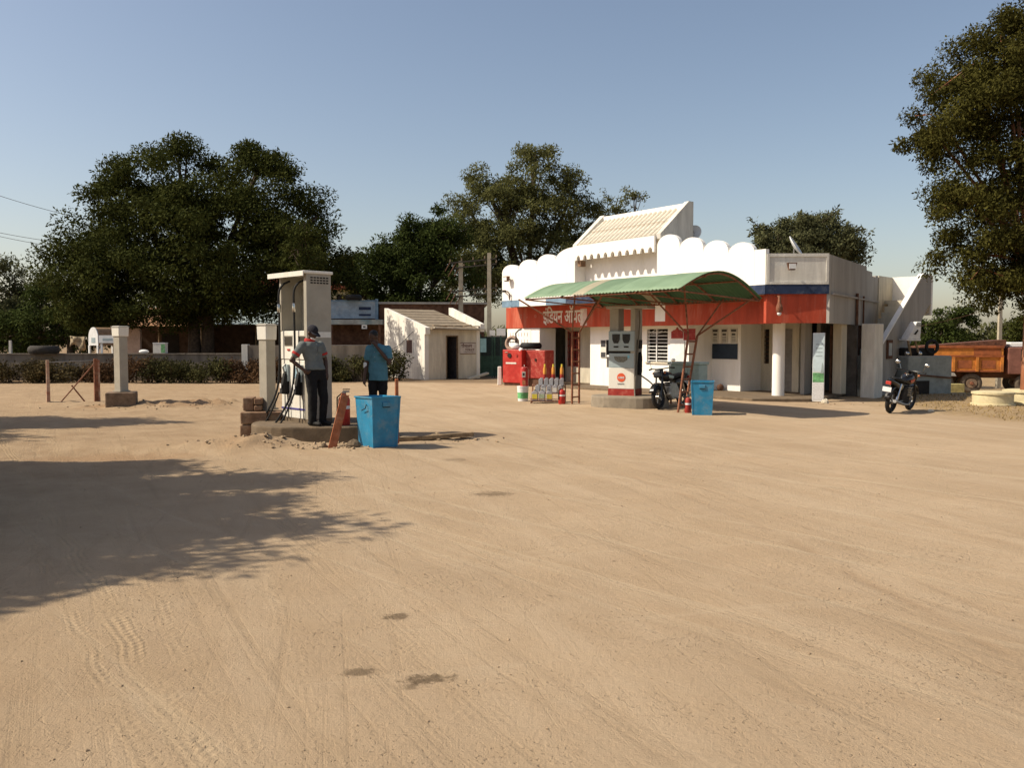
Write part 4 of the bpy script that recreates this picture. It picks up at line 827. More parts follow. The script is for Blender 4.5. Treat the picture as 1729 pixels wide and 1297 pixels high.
MB().tube([(.05, -.1, 1.38), (-.02, -.1, 1.6), (.0, -.1, 1.8), (-.02, -.1, 2.0), (.12, -.1, 2.12), (.25, -.1, 2.15)], .028, 8).build('air_hose', BLACK, t_, True); MB().box(-.42, .0, -.12, -.08, 1.76, 1.79).build('hose_hook', BLACK, t_); MB().box(-.42, 0, -.12, -.08, 1.66, 1.69).build('hose_hook', BLACK, t_)
def tyre(label, x, y, z, Ro, r, m=BLACK, rot=None, rim=None):
    t_ = thing('tyre', label, 'tyre', (x, y, z)); q = MB().torus((0, 0, 0), Ro - r, r, 32, 10, 'z', 1.15).build('carcass', m, t_, True)
    MB().torus((0, 0, 0), Ro - 1.75 * r, r * .35, 28, 6, 'z', 2.2).build('bead', m, t_, True)
    if rot: t_.rotation_euler = rot
    return t_
tyre('worn tyre lying on top of the red compressor cabinet', .72, 32.55, 1.52, .42, .115)
tyre('pale dusty tyre standing on the compressor cabinet against the pier', .0, 32.75, 1.62, .3, .07, pm('dusty tyre', (.34, .24, .18), .9, .1, 8), (R(80), 0, R(-30)))
o = MB().ball((0, 0, 0), .17, .12, .13).build('sack', SIGNW, None, True, loc=(.14, 32.45, 1.50)); tag(o, 'small white bundle on the compressor cabinet in front of the pale tyre', 'bundle')
o = MB().frustum(.16, .16, .14, .14, 0, .72).build('bollard', WHITE, None, bev=.02, loc=(-.48, 33.0, 0)); tag(o, 'short white bollard at the left corner of the red compressor', 'bollard')
# pale green trunk table behind the motorcycle
p = Vector((4.75, 23.0)); t_ = thing('metal_trunk', 'pale green metal chest on legs behind the parked motorcycle', 'chest', (p.x, p.y, 0), R(-40)); PG = pm('pale green paint', (.40, .50, .45), .6, .1, 6, dirt=(.25, .25, .2), damt=.5, dscale=6)
MB().box(-.45, .45, -.25, .25, .62, 1.08).build('box', PG, t_, bev=.015); MB().box(-.48, .48, -.28, .28, 1.085, 1.16).build('lid', PG, t_, bev=.015)
for i in range(7): MB().box(-.4 + i * .12, -.36 + i * .12, -.262, -.25, .66, 1.04).build('rib', PG, t_)
for x in (-.4, .4):
    for y in (-.2, .2): MB().box(x - .02, x + .02, y - .02, y + .02, 0, .62).build('leg', RUST, t_)
# tall standee
p = gr(1381, 678); t_ = thing('display_standee', 'tall narrow printed standee with pale sky and green field, by the right column', 'sign', (p.x, p.y, 0), R(-24))
MB().box(-.16, .16, -.03, .03, 0, 1.95).build('frame', SIGNW, t_, bev=.004); MB().box(-.15, .15, -.036, -.031, .85, 1.93).build('sky_print', pm('pale blue print', (.50, .60, .63), .5, .1, 3), t_); MB().box(-.15, .15, -.036, -.031, .55, .82).build('green_print', pm('green field print', (.14, .34, .15), .5, .3, 9), t_); MB().box(-.15, .15, -.036, -.031, .05, .53).build('text_print', pm('grey white print', (.58, .58, .58), .5, .1, 25), t_)
for k in range(4): MB().box(-.08, .1, -.039, -.0365, 1.28 + k * .11, 1.31 + k * .11).build('text_line', PANELB, t_)
MB().prism([(.06, .8), (.14, .8), (.13, 1.02), (.10, 1.12)], .004, 'y', -.04).build('tower_print', pm('grey print 2', (.3, .36, .36), .6, .1, 9), t_)
o = MB().box(-.35, .2, -.1, .1, .0, .03).build('stone_slab', CREAM, None, loc=(8.2, 24.6, .0), rz=.3); tag(o, 'thin pale slab lying beside the foot of the standee', 'slab')
o = MB().ball((0, 0, .1), .12, .1, .12).build('clay_pot', BRICKD, None, True, loc=(*[(O + T * 9.15 + Vector((.8, .6)) * 2.2)[i] for i in (0, 1)], .08)); tag(o, 'small dark clay pot at the foot of the wall below the navy board', 'pot')
# ------------------------------------------------------------------ motorcycles (local +x forward)
def motorcycle(label, x, y, rz, lean, paint, accent, grp):
    t_ = thing('motorcycle', label, 'motorcycle', (x, y, tz(x, y)), rz, grp); t_.rotation_euler = (lean, 0, rz); r = .30
    for cx, nm in ((-.62, 'rear'), (.66, 'front')):
        w = MB().torus((cx, 0, r), r - .05, .05, 32, 10, 'y').build('wheel', BLACK, t_, True)
        MB().torus((cx, 0, r), r - .11, .018, 28, 8, 'y', 1.6).build('rim', BLACKG, w, True); MB().lathe([(.05, -.05), (.05, .05)], 14, (cx, 0, r), 'y').build('hub', STEEL, w, True)
        for k in range(5):
            a = k * 2 * math.pi / 5; MB().bar((cx, 0, r), (cx + (r - .11) * math.cos(a), 0, r + (r - .11) * math.sin(a)), .03, .02, (0, 1, 0)).build('spoke', BLACKG, w)
    MB().tube([(.66, -.08, .3), (.52, -.08, .78), (.46, -.08, .98)], .022, 8).build('fork_leg', BLACKG, t_, True); MB().tube([(.66, .08, .3), (.52, .08, .78), (.46, .08, .98)], .022, 8).build('fork_leg', BLACKG, t_, True)
    def fender(cx, a0, a1, nm):
        b = MB(); vs = []; n = 12
        for i in range(n + 1):
            a = R(a0 + (a1 - a0) * i / n)
            for yy, rr in ((-.075, .335), (-.05, .36), (.05, .36), (.075, .335)): vs.append((cx + rr * math.cos(a), yy, r + rr * math.sin(a)))
        b.add(vs, [(i * 4 + k, i * 4 + k + 1, i * 4 + k + 5, i * 4 + k + 4) for i in range(n) for k in range(3)]); o_ = b.build(nm, paint, t_, True); md = o_.modifiers.new('t', 'SOLIDIFY'); md.thickness = .008
    fender(.66, 20, 150, 'front_fender'); fender(-.62, 30, 170, 'rear_fender')
    # tank: lofted rounded body
    def loft(name, secs, m, n=16):
        vs = []; 
        for (sx_, hw, z0, z1) in secs:
            for k in range(n):
                a = 2 * math.pi * k / n; c_, s_ = math.cos(a), math.sin(a); vs.append((sx_, hw * math.copysign(abs(c_) ** .7, c_), (z0 + z1) / 2 + (z1 - z0) / 2 * math.copysign(abs(s_) ** .7, s_)))
        m_ = len(secs); fs = [(i * n + k, i * n + (k + 1) % n, (i + 1) * n + (k + 1) % n, (i + 1) * n + k) for i in range(m_ - 1) for k in range(n)] + [tuple(range(n)), tuple(range((m_ - 1) * n, m_ * n))]
        return MB().add(vs, fs).build(name, m, t_, True)
    tk = loft('fuel_tank', [(-.12, .06, .74, .82), (-.05, .11, .70, .86), (.12, .15, .66, .93), (.28, .15, .68, .93), (.40, .09, .76, .88), (.44, .04, .79, .84)], paint); MB().lathe([(.04, .92), (.04, .945)], 12, (.15, 0, 0)).build('cap', CHROME, tk, True)
    for s in (-1, 1): MB().prism([(0, .8), (.3, .84), (.27, .76), (.05, .74)], .004, 'y', s * .151 - .002).build('tank_graphic', accent, tk)
    loft('seat', [(-.78, .06, .84, .88), (-.7, .11, .80, .89), (-.4, .13, .76, .86), (-.15, .11, .72, .82), (-.06, .07, .74, .81)], BLACK)
    loft('tail', [(-1.0, .03, .80, .84), (-.92, .07, .74, .86), (-.7, .10, .66, .80), (-.4, .12, .52, .74), (-.2, .09, .55, .72)], paint)
    MB().box(-1.03, -.985, -.06, .06, .72, .80).build('tail_lamp', REDG, t_, bev=.01); MB().box(-1.05, -1.03, -.1, .1, .55, .66).build('number_plate', SIGNW, t_)
    MB().prism([(-.25, .22), (.12, .2), (.24, .34), (.22, .55), (.08, .66), (-.18, .62), (-.3, .42)], .24, 'y', -.12).build('engine', STEEL if accent is not REDG else DARK, t_, bev=.03); e = MB()
    for k in range(5): MB().box(-.02, .24, -.14, .14, .42 + k * .045, .435 + k * .045).build('cooling_fin', STEEL, t_)
    MB().tube([(.44, 0, .80), (.25, 0, .40), (.1, 0, .2)], .028, 8).build('frame_tube', BLACKG, t_, True); MB().tube([(.42, 0, .84), (-.1, 0, .72), (-.75, 0, .76)], .025, 8).build('frame_tube', BLACKG, t_, True); MB().tube([(-.2, .1, .3), (-.62, .1, .3)], .025, 8).build('swing_arm', BLACKG, t_, True); MB().tube([(-.2, -.1, .3), (-.62, -.1, .3)], .025, 8).build('swing_arm', BLACKG, t_, True)
    for s in (-1, 1): MB().tube([(-.6, s * .11, .34), (-.45, s * .11, .72)], .028, 8).build('shock', CHROME, t_, True)
    MB().tube([(.2, -.1, .4), (.3, -.13, .3), (.1, -.15, .2), (-.2, -.16, .22), (-.9, -.17, .34)], [.02, .02, .022, .03, .042], 10).build('exhaust', STEEL, t_, True)
    MB().tube([(.34, -.36, 1.0), (.4, -.28, 1.02), (.46, -.1, 1.0), (.46, .1, 1.0), (.4, .28, 1.02), (.34, .36, 1.0)], .014, 8).build('handlebar', BLACKG, t_, True)
    for s in (-1, 1):
        MB().tube([(.34, s * .36, 1.0), (.38, s * .26, 1.02)], .02, 8).build('grip', BLACK, t_, True); m_ = MB().tube([(.4, s * .26, 1.02), (.38, s * .3, 1.14), (.36, s * .33, 1.17)], .007, 6).build('mirror', CHROME, t_, True); MB().ball((.36, s * .35, 1.19), .018, .06, .045).build('mirror_glass', CHROME, m_, True)
        MB().ball((.5, s * .16, .9), .03).build('indicator', ORANGE, t_, True)
    MB().lathe([(.02, -.06), (.09, .0), (.1, .06), (.095, .075)], 16, (.52, 0, .9), 'x').build('headlamp', paint, t_, True); MB().lathe([(.001, .076), (.088, .078), (.001, .09)], 16, (.52, 0, .9), 'x').build('lens', CHROME, t_, True)
    MB().prism([(.5, 1.0), (.62, .92), (.64, .82), (.58, .78), (.48, .98)], .2, 'y', -.1).build('cowl', paint, t_, bev=.03)
    MB().tube([(-.05, .14, .28), (-.12, .3, .0)], .012, 6).build('side_stand', STEEL, t_, True)
    return t_
p = gr(1128, 690); motorcycle('black motorcycle with grey-green stripes parked beside the far pump', 4.08, 21.75, R(232), R(6), BLACKG, PG, 'parked motorcycles')
p = gr(1528, 695); motorcycle('black and red motorcycle on the straw verge with its number plate towards us', p.x - .08, p.y + .15, R(46), R(8), BLACKG, REDG, 'parked motorcycles')

# ------------------------------------------------------------------ people
def remesh(b, name, mat, parent, vox, smooth=4):
    o_ = b.build(name, mat, None); md = o_.modifiers.new('r', 'REMESH'); md.mode = 'VOXEL'; md.voxel_size = vox; md.use_smooth_shade = True
    s = o_.modifiers.new('s', 'SMOOTH'); s.iterations = smooth; s.factor = .5
    dg = bpy.context.evaluated_depsgraph_get(); me = bpy.data.meshes.new_from_object(o_.evaluated_get(dg)); old = o_.data; o_.modifiers.clear(); o_.data = me; me.name = name
    me.materials.clear(); me.materials.append(mat)
    for p_ in me.polygons: p_.use_smooth = True
    o_.parent = parent; return o_
def limb(b, pts, rad, n=12, flat=1.0):
    b.tube(pts, rad, n, True, flat)
    for p_, r_ in zip(pts, rad): b.ball(p_, r_ * .995, r_ * .995, r_ * .995, 12, 8)
def person(label, loc, f, J, shirt, collar, trousers, cap=None, hem=.80, sleeve=.62, mask=False):
    """J: joints; f: facing direction in the ground plane"""
    t_ = thing('person', label, 'person', loc); f = Vector((f[0], f[1], 0)).normalized(); rt = Vector((f.y, -f.x, 0)); upv = Vector((0, 0, 1)); V = {k: Vector(v) for k, v in J.items() if hasattr(v, '__len__')}
    def ell(b, c, rs, rf, rz_, n=16):        # ellipsoid oriented to the body (sideways, forwards, up)
        q = MB().ball((0, 0, 0), 1, 1, 1, n, 10); b.add([tuple(c + rt * (v[0] * rs) + f * (v[1] * rf) + upv * (v[2] * rz_)) for v in q.v], q.f)
    def torso(b, g, low=True):
        secs = ([(V['pelvis'] - upv * .10, .155 + g, .105 + g), (V['pelvis'], .165 + g, .115 + g)] if low else [(V['pelvis'] + upv * .04, .172 + g, .125 + g)]) + [ (V['waist'], .145 + g, .105 + g), (V['chest'] - upv * .05, .165 + g, .12 + g), (V['chest'] + upv * .06, .17 + g, .11 + g), (V['chest'] + upv * .12, .12 + g, .085 + g)]
        n = 20; vs = []
        for c, a, d in secs:
            for k in range(n): an = 2 * math.pi * k / n; vs.append(tuple(c + rt * (a * math.cos(an)) + f * (d * math.sin(an))))
        m_ = len(secs); b.add(vs, [(i * n + k, i * n + (k + 1) % n, (i + 1) * n + (k + 1) % n, (i + 1) * n + k) for i in range(m_ - 1) for k in range(n)] + [tuple(range(n - 1, -1, -1)), tuple(range((m_ - 1) * n, m_ * n))])
    b = MB(); torso(b, 0); limb(b, [V['neck'] - upv * .08, V['neck'], V['head']], [.07, .055, .05])
    hd = V['head']; hf = V['look'].normalized(); hs = Vector((hf.y, -hf.x, 0)).normalized(); hu = hs.cross(hf).normalized()
    if hu.z < 0: hu = -hu
    def hp(b, x, y, z, rx, ry, rz_, n=14):
        q = MB().ball((0, 0, 0), 1, 1, 1, n, 9); c = hd + hs * x + hf * y + hu * z; b.add([tuple(c + hs * (v[0] * rx) + hf * (v[1] * ry) + hu * (v[2] * rz_)) for v in q.v], q.f)
    hp(b, 0, -.01, .03, .074, .092, .09, 18); hp(b, 0, .02, -.045, .055, .068, .07); hp(b, 0, .045, -.085, .034, .035, .028); hp(b, 0, .095, -.02, .013, .018, .024); hp(b, 0, .083, -.062, .024, .014, .01)
    for s in (-1, 1): hp(b, s * .075, -.01, -.01, .012, .022, .034); hp(b, s * .03, .078, .018, .02, .012, .01)
    for s in 'rl':
        limb(b, [V[s + 'sh'], V[s + 'sh'].lerp(V[s + 'el'], .4), V[s + 'el'], V[s + 'el'].lerp(V[s + 'wr'], .35), V[s + 'wr']], [.056, .05, .038, .038, .026])
        limb(b, [V[s + 'hip'], V[s + 'hip'].lerp(V[s + 'kn'], .4), V[s + 'kn'], V[s + 'kn'].lerp(V[s + 'an'], .35), V[s + 'an']], [.088, .076, .054, .056, .036])
        # hand: palm and five bent fingers
        w = V[s + 'wr']; hdv = V[s + 'hand'].normalized(); pn = V[s + 'palm']; side = hdv.cross(pn).normalized(); pn = side.cross(hdv).normalized(); curl = J[s + 'curl']
        limb(b, [w, w + hdv * .045, w + hdv * .085], [.024, .03, .028], 10, 1)
        for k, (off, ln) in enumerate(((-.03, .062), (-.010, .074), (.011, .07), (.03, .055))):
            r0 = w + hdv * .085 + side * off; d1 = (hdv * math.cos(curl) + pn * math.sin(curl)); d2 = (hdv * math.cos(2 * curl) + pn * math.sin(2 * curl)); limb(b, [r0, r0 + d1 * ln * .55, r0 + d1 * ln * .55 + d2 * ln * .45], [.0095, .009, .008], 8)
        th = w + hdv * .03 - side * .03; d1 = (hdv * .75 - side * .6 + pn * .3).normalized(); limb(b, [th, th + d1 * .04, th + d1 * .04 + (hdv * .9 + pn * .4).normalized() * .03], [.012, .011, .009], 8)
    remesh(b, 'body', SKIN, t_, .0075, 3)
    # shirt
    b = MB(); g = .016; torso(b, g, False); ell(b, V['chest'] + upv * .085, .185, .095, .055)
    hz = min(hem, V['pelvis'].z + .03); secs = [(Vector((V['pelvis'].x, V['pelvis'].y, hz)), .176 + g, .128 + g), (V['pelvis'] * .5 + V['waist'] * .5, .168 + g, .122 + g)]
    n = 20; vs = []
    for c, a, d in secs:
        for k in range(n): an = 2 * math.pi * k / n; vs.append(tuple(c + rt * (a * math.cos(an)) + f * (d * math.sin(an))))
    b.add(vs, [(k, (k + 1) % n, n + (k + 1) % n, n + k) for k in range(n)] + [tuple(range(n - 1, -1, -1)), tuple(range(n, 2 * n))])
    for s in 'rl': limb(b, [V[s + 'sh'], V[s + 'sh'].lerp(V[s + 'el'], .45), V[s + 'sh'].lerp(V[s + 'el'], sleeve)], [.076, .07, .068])
    sh = remesh(b, 'shirt', shirt, t_, .011, 3)
    # folds
    tx = bpy.data.textures.new('folds', 'CLOUDS'); tx.noise_scale = .11; dm = sh.modifiers.new('folds', 'DISPLACE'); dm.texture = tx; dm.strength = .018; dm.mid_level = .5
    b = MB(); c = V['neck'] - upv * .02
    for k in range(24):
        pass
    b.torus((0, 0, 0), .074, .02, 24, 8, 'z', 2.0); cl_ = b.build('collar', collar, t_, True); cl_.location = c; cl_.rotation_euler = (0, R(12), 0)
    for s in 'rl':
        a0 = V[s + 'sh'].lerp(V[s + 'el'], sleeve - .10); a1 = V[s + 'sh'].lerp(V[s + 'el'], sleeve + .035); MB().tube([a0, a1], [.075, .073], 16).build('cuff', collar, t_, True)
    # trousers
    b = MB(); secs = [(V['pelvis'] - upv * .14, .165, .115), (V['pelvis'], .178, .128), (V['pelvis'] + upv * .09, .165, .12)]; n = 20; vs = []
    for c, a, d in secs:
        for k in range(n): an = 2 * math.pi * k / n; vs.append(tuple(c + rt * (a * math.cos(an)) + f * (d * math.sin(an))))
    b.add(vs, [(i * n + k, i * n + (k + 1) % n, (i + 1) * n + (k + 1) % n, (i + 1) * n + k) for i in range(2) for k in range(n)] + [tuple(range(n - 1, -1, -1)), tuple(range(2 * n, 3 * n))])
    for s in 'rl': limb(b, [V[s + 'hip'], V[s + 'hip'].lerp(V[s + 'kn'], .4), V[s + 'kn'], V[s + 'kn'].lerp(V[s + 'an'], .4), V[s + 'an'] + upv * .0], [.104, .095, .078, .075, .068])
    tr = remesh(b, 'trousers', trousers, t_, .012, 3); dm = tr.modifiers.new('folds', 'DISPLACE'); dm.texture = tx; dm.strength = .02; dm.mid_level = .5
    for s in 'rl':
        a = V[s + 'an']; d_ = V[s + 'toe'].normalized(); b = MB(); limb(b, [Vector((a.x, a.y, .045)) - d_ * .06, Vector((a.x, a.y, .045)) + d_ * .05, Vector((a.x, a.y, .035)) + d_ * .16], [.045, .045, .035], 12)
        b.v = [(v[0], v[1], max(.001, v[2])) for v in b.v]; remesh(b, 'shoe', BLACK, t_, .01, 2)
    if cap:
        b = MB(); hp(b, 0, -.012, .05, .086, .104, .085, 18); o_ = remesh(b, 'cap', cap, t_, .009, 2); b = MB()
        n = 9; vs = []
        for i in range(n):
            a = R(-65 + 130 * i / (n - 1)); vs.append(hd + hs * (.085 * math.sin(a)) + hf * (-.01 + .095 * math.cos(a)) + hu * .035); 
        for i in range(n):
            a = R(-65 + 130 * i / (n - 1)); vs.append(hd + hs * (.085 * math.sin(a)) + hf * (.02 + .16 * math.cos(a)) + hu * .012)
        m_ = b.add(vs, [(i, i + 1, n + i + 1, n + i) for i in range(n - 1)]).build('cap_visor', cap, t_, True); sd_ = m_.modifiers.new('t', 'SOLIDIFY'); sd_.thickness = .01
    else:
        b = MB(); hp(b, 0, -.022, .045, .08, .092, .085, 18); remesh(b, 'hair', pm('black hair', (.008, .007, .006), .6, .2, 40), t_, .009, 2)
    if mask:
        b = MB(); hp(b, 0, .04, -.075, .05, .058, .035); remesh(b, 'face_mask', SIGNW, t_, .009, 2)
    ch = V['chest']; q = MB().box(-.045, .045, -.003, .003, -.05, .05).build('shirt_pocket', shirt, t_); q.location = ch + f * .142 + rt * -.07 + upv * .0; q.rotation_euler.z = math.atan2(f.x, -f.y) * 1.0
    for k in range(4): MB().ball(tuple(ch + f * (.146 - .004 * k) + upv * (.08 - .085 * k)), .006).build('button', GREYCAN, t_, True)
    return t_
GREYSH = pm('grey shirt cloth', (.14, .155, .15), .9, .1, 9, .15, 120); REDC = pm('red trim cloth', (.40, .03, .025), .85, .12, 12); BLKT = pm('black trouser cloth', (.010, .010, .011), .95, .2, 9); SKYB = pm('light blue shirt cloth', (.07, .19, .25), .9, .1, 9, .15, 120); NAVYC = pm('navy cap cloth', (.018, .017, .024), .9, .2, 12)
J1 = dict(pelvis=(-.01, 0, .92), waist=(-.035, 0, 1.10), chest=(-.07, 0, 1.30), neck=(-.10, 0, 1.455), head=(-.045, -.02, 1.575), look=(.78, -.5, -.42),
          rsh=(-.195, -.125, 1.365), rel=(-.355, -.22, 1.115), rwr=(-.165, -.20, .96), rhand=(.8, .1, -.45), rpalm=(.2, .9, 0), rcurl=.5,
          lsh=(.055, .125, 1.365), lel=(.125, .17, 1.11), lwr=(.165, .09, .90), lhand=(.1, -.25, -1), lpalm=(-.6, .3, 0), lcurl=.35,
          rhip=(-.07, -.075, .88), rkn=(-.035, -.10, .48), ran=(-.05, -.06, .075), rtoe=(.8, -.5, 0), lhip=(.06, .075, .88), lkn=(.115, .05, .48), lan=(.09, .05, .075), ltoe=(.85, -.45, 0))
person('man in grey shirt and dark cap, hand on hip beside the near pump', (-3.33, 14.47, PZ + .004), (.78, -.62), J1, GREYSH, REDC, BLKT, NAVYC, .95, .62, True)
J2 = dict(pelvis=(.0, 0, .88), waist=(.0, 0, 1.05), chest=(.01, 0, 1.24), neck=(-.02, -.01, 1.38), head=(-.065, -.06, 1.50), look=(-.45, -.8, -.35),
          lsh=(.185, -.03, 1.29), lel=(.235, -.17, 1.05), lwr=(.015, -.20, 1.335), lhand=(-.55, .15, .75), lpalm=(-.3, .9, -.2), lcurl=.6,
          rsh=(-.15, .0, 1.29), rel=(-.205, .0, 1.01), rwr=(-.225, -.09, .76), rhand=(-.05, -.2, -1), rpalm=(.8, .2, 0), rcurl=.4,
          rhip=(-.085, .01, .84), rkn=(-.09, -.01, .46), ran=(-.10, .02, .075), rtoe=(-.5, -.85, 0), lhip=(.085, -.01, .84), lkn=(.095, -.03, .46), lan=(.10, .0, .075), ltoe=(.1, -1, 0))
pp = person('man in light blue shirt with hand to face behind the near blue bin', (-2.44, 15.5, PZ + .004), (-.3, -.95), J2, SKYB, SKYB, BLKT, None, .72, .58)
MB().box(-.255, -.19, -.05, .05, .94, 1.05).build('cuff_patch', SIGNW, pp, bev=.02)
# ------------------------------------------------------------------ toilet shed
P0 = Vector((-3.85, 37.6)); sx_ = Vector((.83, .55)).normalized(); shed = thing('toilet_shed', 'small whitewashed mono-pitch toilet shed with dark doorway, left of the station building', 'shed', (P0.x, P0.y, 0), math.atan2(sx_.y, sx_.x))
SW, SD, ZFr, ZBk = 2.85, 4.1, 2.22, 3.15
SHW = pm('flaking whitewash', (.74, .71, .64), .92, .08, 3, .3, 20, dirt=(.36, .30, .23), damt=.6, dscale=2.5, streak=True)
MB().prism([(0, -.1), (SD, -.1), (SD, ZBk + .12), (-.02, ZFr + .02), (-.02, 1.9)] if False else [(0.0, -.1), (SD, -.1), (SD, ZBk + .12), (.0, ZFr + .1)], .2, 'x', 0).build('side_wall', SHW, shed)
MB().prism([(-.12, ZFr - .22), (.0, ZFr - .22), (.0, ZFr + .1), (-.12, ZFr + .07)], .24, 'x', -.02).build('wall_end', SHW, shed)
MB().prism([(0.0, -.1), (SD, -.1), (SD, ZBk), (.0, ZFr)], .18, 'x', SW - .18).build('side_wall', SHW, shed)
b = MB(); b.box(.2, 1.10, .01, .17, -.1, 2.2); b.box(1.10, 1.68, .01, .17, 1.92, 2.2); b.box(1.68, SW - .18, .01, .17, -.1, 2.2); b.build('front_wall', CREAM, shed)
MB().box(.2, SW - .18, SD - .16, SD - .01, -.1, ZBk - .02).build('back_wall', CREAM, shed); MB().box(1.1, 1.68, 1.2, 1.25, 0, 2.0).build('inner_wall', DARK, shed)
f_ = MB(); f_.box(1.08, 1.115, -.02, .10, 0, 1.95); f_.box(1.665, 1.70, -.02, .10, 0, 1.95); f_.box(1.115, 1.665, -.02, .10, 1.90, 1.95); f_.build('door_frame', WOOD, shed)
d_ = MB().box(0, .52, -.02, .02, .02, 1.88).build('door', pm('dark door', (.05, .045, .045), .7, .2, 6), shed); d_.location = (1.66, .1, 0); d_.rotation_euler.z = R(100)
# roof: lapped boards and stone slabs with a parapet on the right
SLAB = pm('roof stone slab', (.24, .195, .14), .95, .15, 5, .4, 25, dirt=(.18, .13, .08), damt=.7, dscale=4)
sl = (ZBk - ZFr) / SD
for i in range(7):
    y0 = -.32 + i * .62; y1 = y0 + .68; z = ZFr + .04 + sl * y0
    o_ = MB().hexa([(.21, y0, z), (SW - .2, y0, z), (SW - .2, y1, z + sl * .68 - .02), (.21, y1, z + sl * .68 - .02), (.21, y0, z + .07), (SW - .2, y0, z + .07), (SW - .2, y1, z + .05 + sl * .68), (.21, y1, z + .05 + sl * .68)]).build('roof_slab', SLAB, shed)
rs = random.Random(2)
for i in range(5):
    MB().bar((.25 + .5 * i, -.36 + .03 * rs.random(), ZFr + .1 + rs.uniform(0, .07)), (.95 + .42 * i, -.3 + .1 * rs.random(), ZFr + .12 + rs.uniform(0, .08)), .16, .04).build('roof_board', WOOD, shed)
MB().bar((.3, -.34, ZFr + .07), (SW + .1, -.36, ZFr + .0), .1, .05).build('roof_board', CREAM, shed)
MB().prism([(-.38, ZFr - .1), (SD * .62, ZFr + sl * SD * .62 + .15), (SD * .62, ZFr + sl * SD * .62 + .5), (-.38, ZFr + .25)], .22, 'x', SW - .2).build('roof_parapet', SHW, shed)
w_ = MB().box(-.012, .0, 1.15, 1.75, 1.15, 1.75).build('window_shutter', pm('brown shutter', (.10, .055, .045), .7, .15, 6), shed)
for (y0, y1, z0, z1) in ((1.08, 1.82, 1.75, 1.82), (1.08, 1.82, 1.08, 1.15), (1.08, 1.15, 1.15, 1.75), (1.75, 1.82, 1.15, 1.75)): MB().box(-.03, .0, y0, y1, z0, z1).build('frame', SHW, w_)
MB().tube([(-.03, 1.0, 2.15), (-.05, 1.5, 1.9), (-.05, 2.3, 1.55), (-.06, 3.0, 1.35), (-.4, 3.7, 1.2)], .012, 6).build('cable', BLACK, shed, True)
sg = MB().box(1.80, 2.62, -.02, .008, 1.12, 1.62).build('painted_sign', pm('toilet sign ground', (.52, .46, .40), .8, .1, 6), shed); RIM = pm('sign print brown', (.12, .06, .05), .8, .1, 9)
for (x0, x1, z0, z1) in ((1.80, 2.62, 1.60, 1.625), (1.80, 2.62, 1.11, 1.135)): MB().box(x0, x1, -.024, -.0205, z0, z1).build('border', RIM, sg)
lettering('lettering', 'शौचालय', .19, RIM, sg, (1.84, -.0215, 1.41), extrude=.002, bold=.004); lettering('lettering', 'TOILET', .15, RIM, sg, (2.05, -.0215, 1.25), extrude=.002, bold=.004); MB().box(2.08, 2.5, -.024, -.0205, 1.18, 1.195).build('underline', RIM, sg)
o = MB().bar((0, 0, 0), (.75, .1, .75), .2, .08).build('stone_slab', CREAM, None); o.location = (-1.95, 38.2, .0); o.rotation_euler = (0, R(32), R(30)); tag(o, 'pale stone slab leaning low against the toilet shed front under the sign', 'slab')

# ------------------------------------------------------------------ green gate and white boards between shed and station
t_ = thing('green_gate', 'dark green double sheet gate between toilet shed and station', 'gate', (-1.45, 40.2, 0), 0); GRP = pm('dark green paint', (.035, .085, .06), .6, .2, 4)
MB().box(0, .62, -.03, .03, .05, 1.0).build('leaf', GRP, t_); MB().box(.64, 1.25, -.03, .03, .05, 1.0).build('leaf', GRP, t_)
for x in (-.04, .63, 1.27): MB().box(x - .04, x + .04, -.05, .05, 0, 2.0).build('gate_post', GRP, t_)
MB().box(0, 1.25, -.02, .02, 1.0, 1.9).build('mesh_panel', pm('green mesh', (.03, .045, .042), .8, .2, 20), t_)
t_ = thing('hanging_board', 'white twin notice boards above the green gate', 'board', (-.62, 39.6, 1.9)); MB().box(-.42, -.16, -.03, .03, .05, .3).build('panel', SIGNW, t_); MB().box(-.1, .32, -.03, .03, .05, .38).build('panel', SIGNW, t_); MB().bar((-.3, 0, -1.9), (-.3, 0, .1), .05).build('pole', GRP, t_); MB().bar((.1, 0, -1.9), (.1, 0, .1), .05).build('pole', GRP, t_); MB().bar((-.42, 0.04, .02), (.32, 0.04, .02), .05).build('rail', STEEL, t_)
o = MB().box(-.14, .14, -.02, .02, -.32, .32).build('cyan_panel', pm('pale cyan paint', (.30, .52, .55), .6, .1, 5), None, loc=(-1.32, 39.2, 1.5)); tag(o, 'small pale cyan panel at the right corner of the toilet shed', 'panel')
# ------------------------------------------------------------------ tea stall building with blue sign
tb = thing('roadside_stall', 'dark brick roadside stall with faded blue signboard and deep shaded front', 'building', (-9.6, 43.2, 0), R(4))
FAD = pm('faded blue sign', (.26, .34, .42), .8, .15, 3, dirt=(.45, .46, .45), damt=.7, dscale=2)
MB().box(-.6, 8.2, .3, 4.5, 0, 3.4).build('back_wall', BRICKD, tb); MB().box(2.9, 8.2, -.2, .3, 2.75, 3.55).build('brick_parapet', BRICKD, tb); MB().box(-.6, 3.1, -.9, .3, 2.52, 2.76).build('concrete_lintel', pm('blue stained lintel', (.35, .37, .35), .9, .15, 3, dirt=(.08, .2, .26), damt=.9, dscale=1.4), tb)
MB().box(-.6, .3, -.35, -.25, 2.9, 3.45).build('sign_panel', PALEBLUE, tb)
s_ = MB().box(.3, 2.75, -.5, -.44, 2.82, 3.66).build('signboard', FAD, tb)
for (x0, x1, z0, z1) in ((.25, 2.8, 3.66, 3.74), (.25, .34, 2.8, 3.66), (2.72, 2.86, 2.78, 3.80)): MB().box(x0, x1, -.53, -.43, z0, z1).build('frame', PALEBLUE, s_)
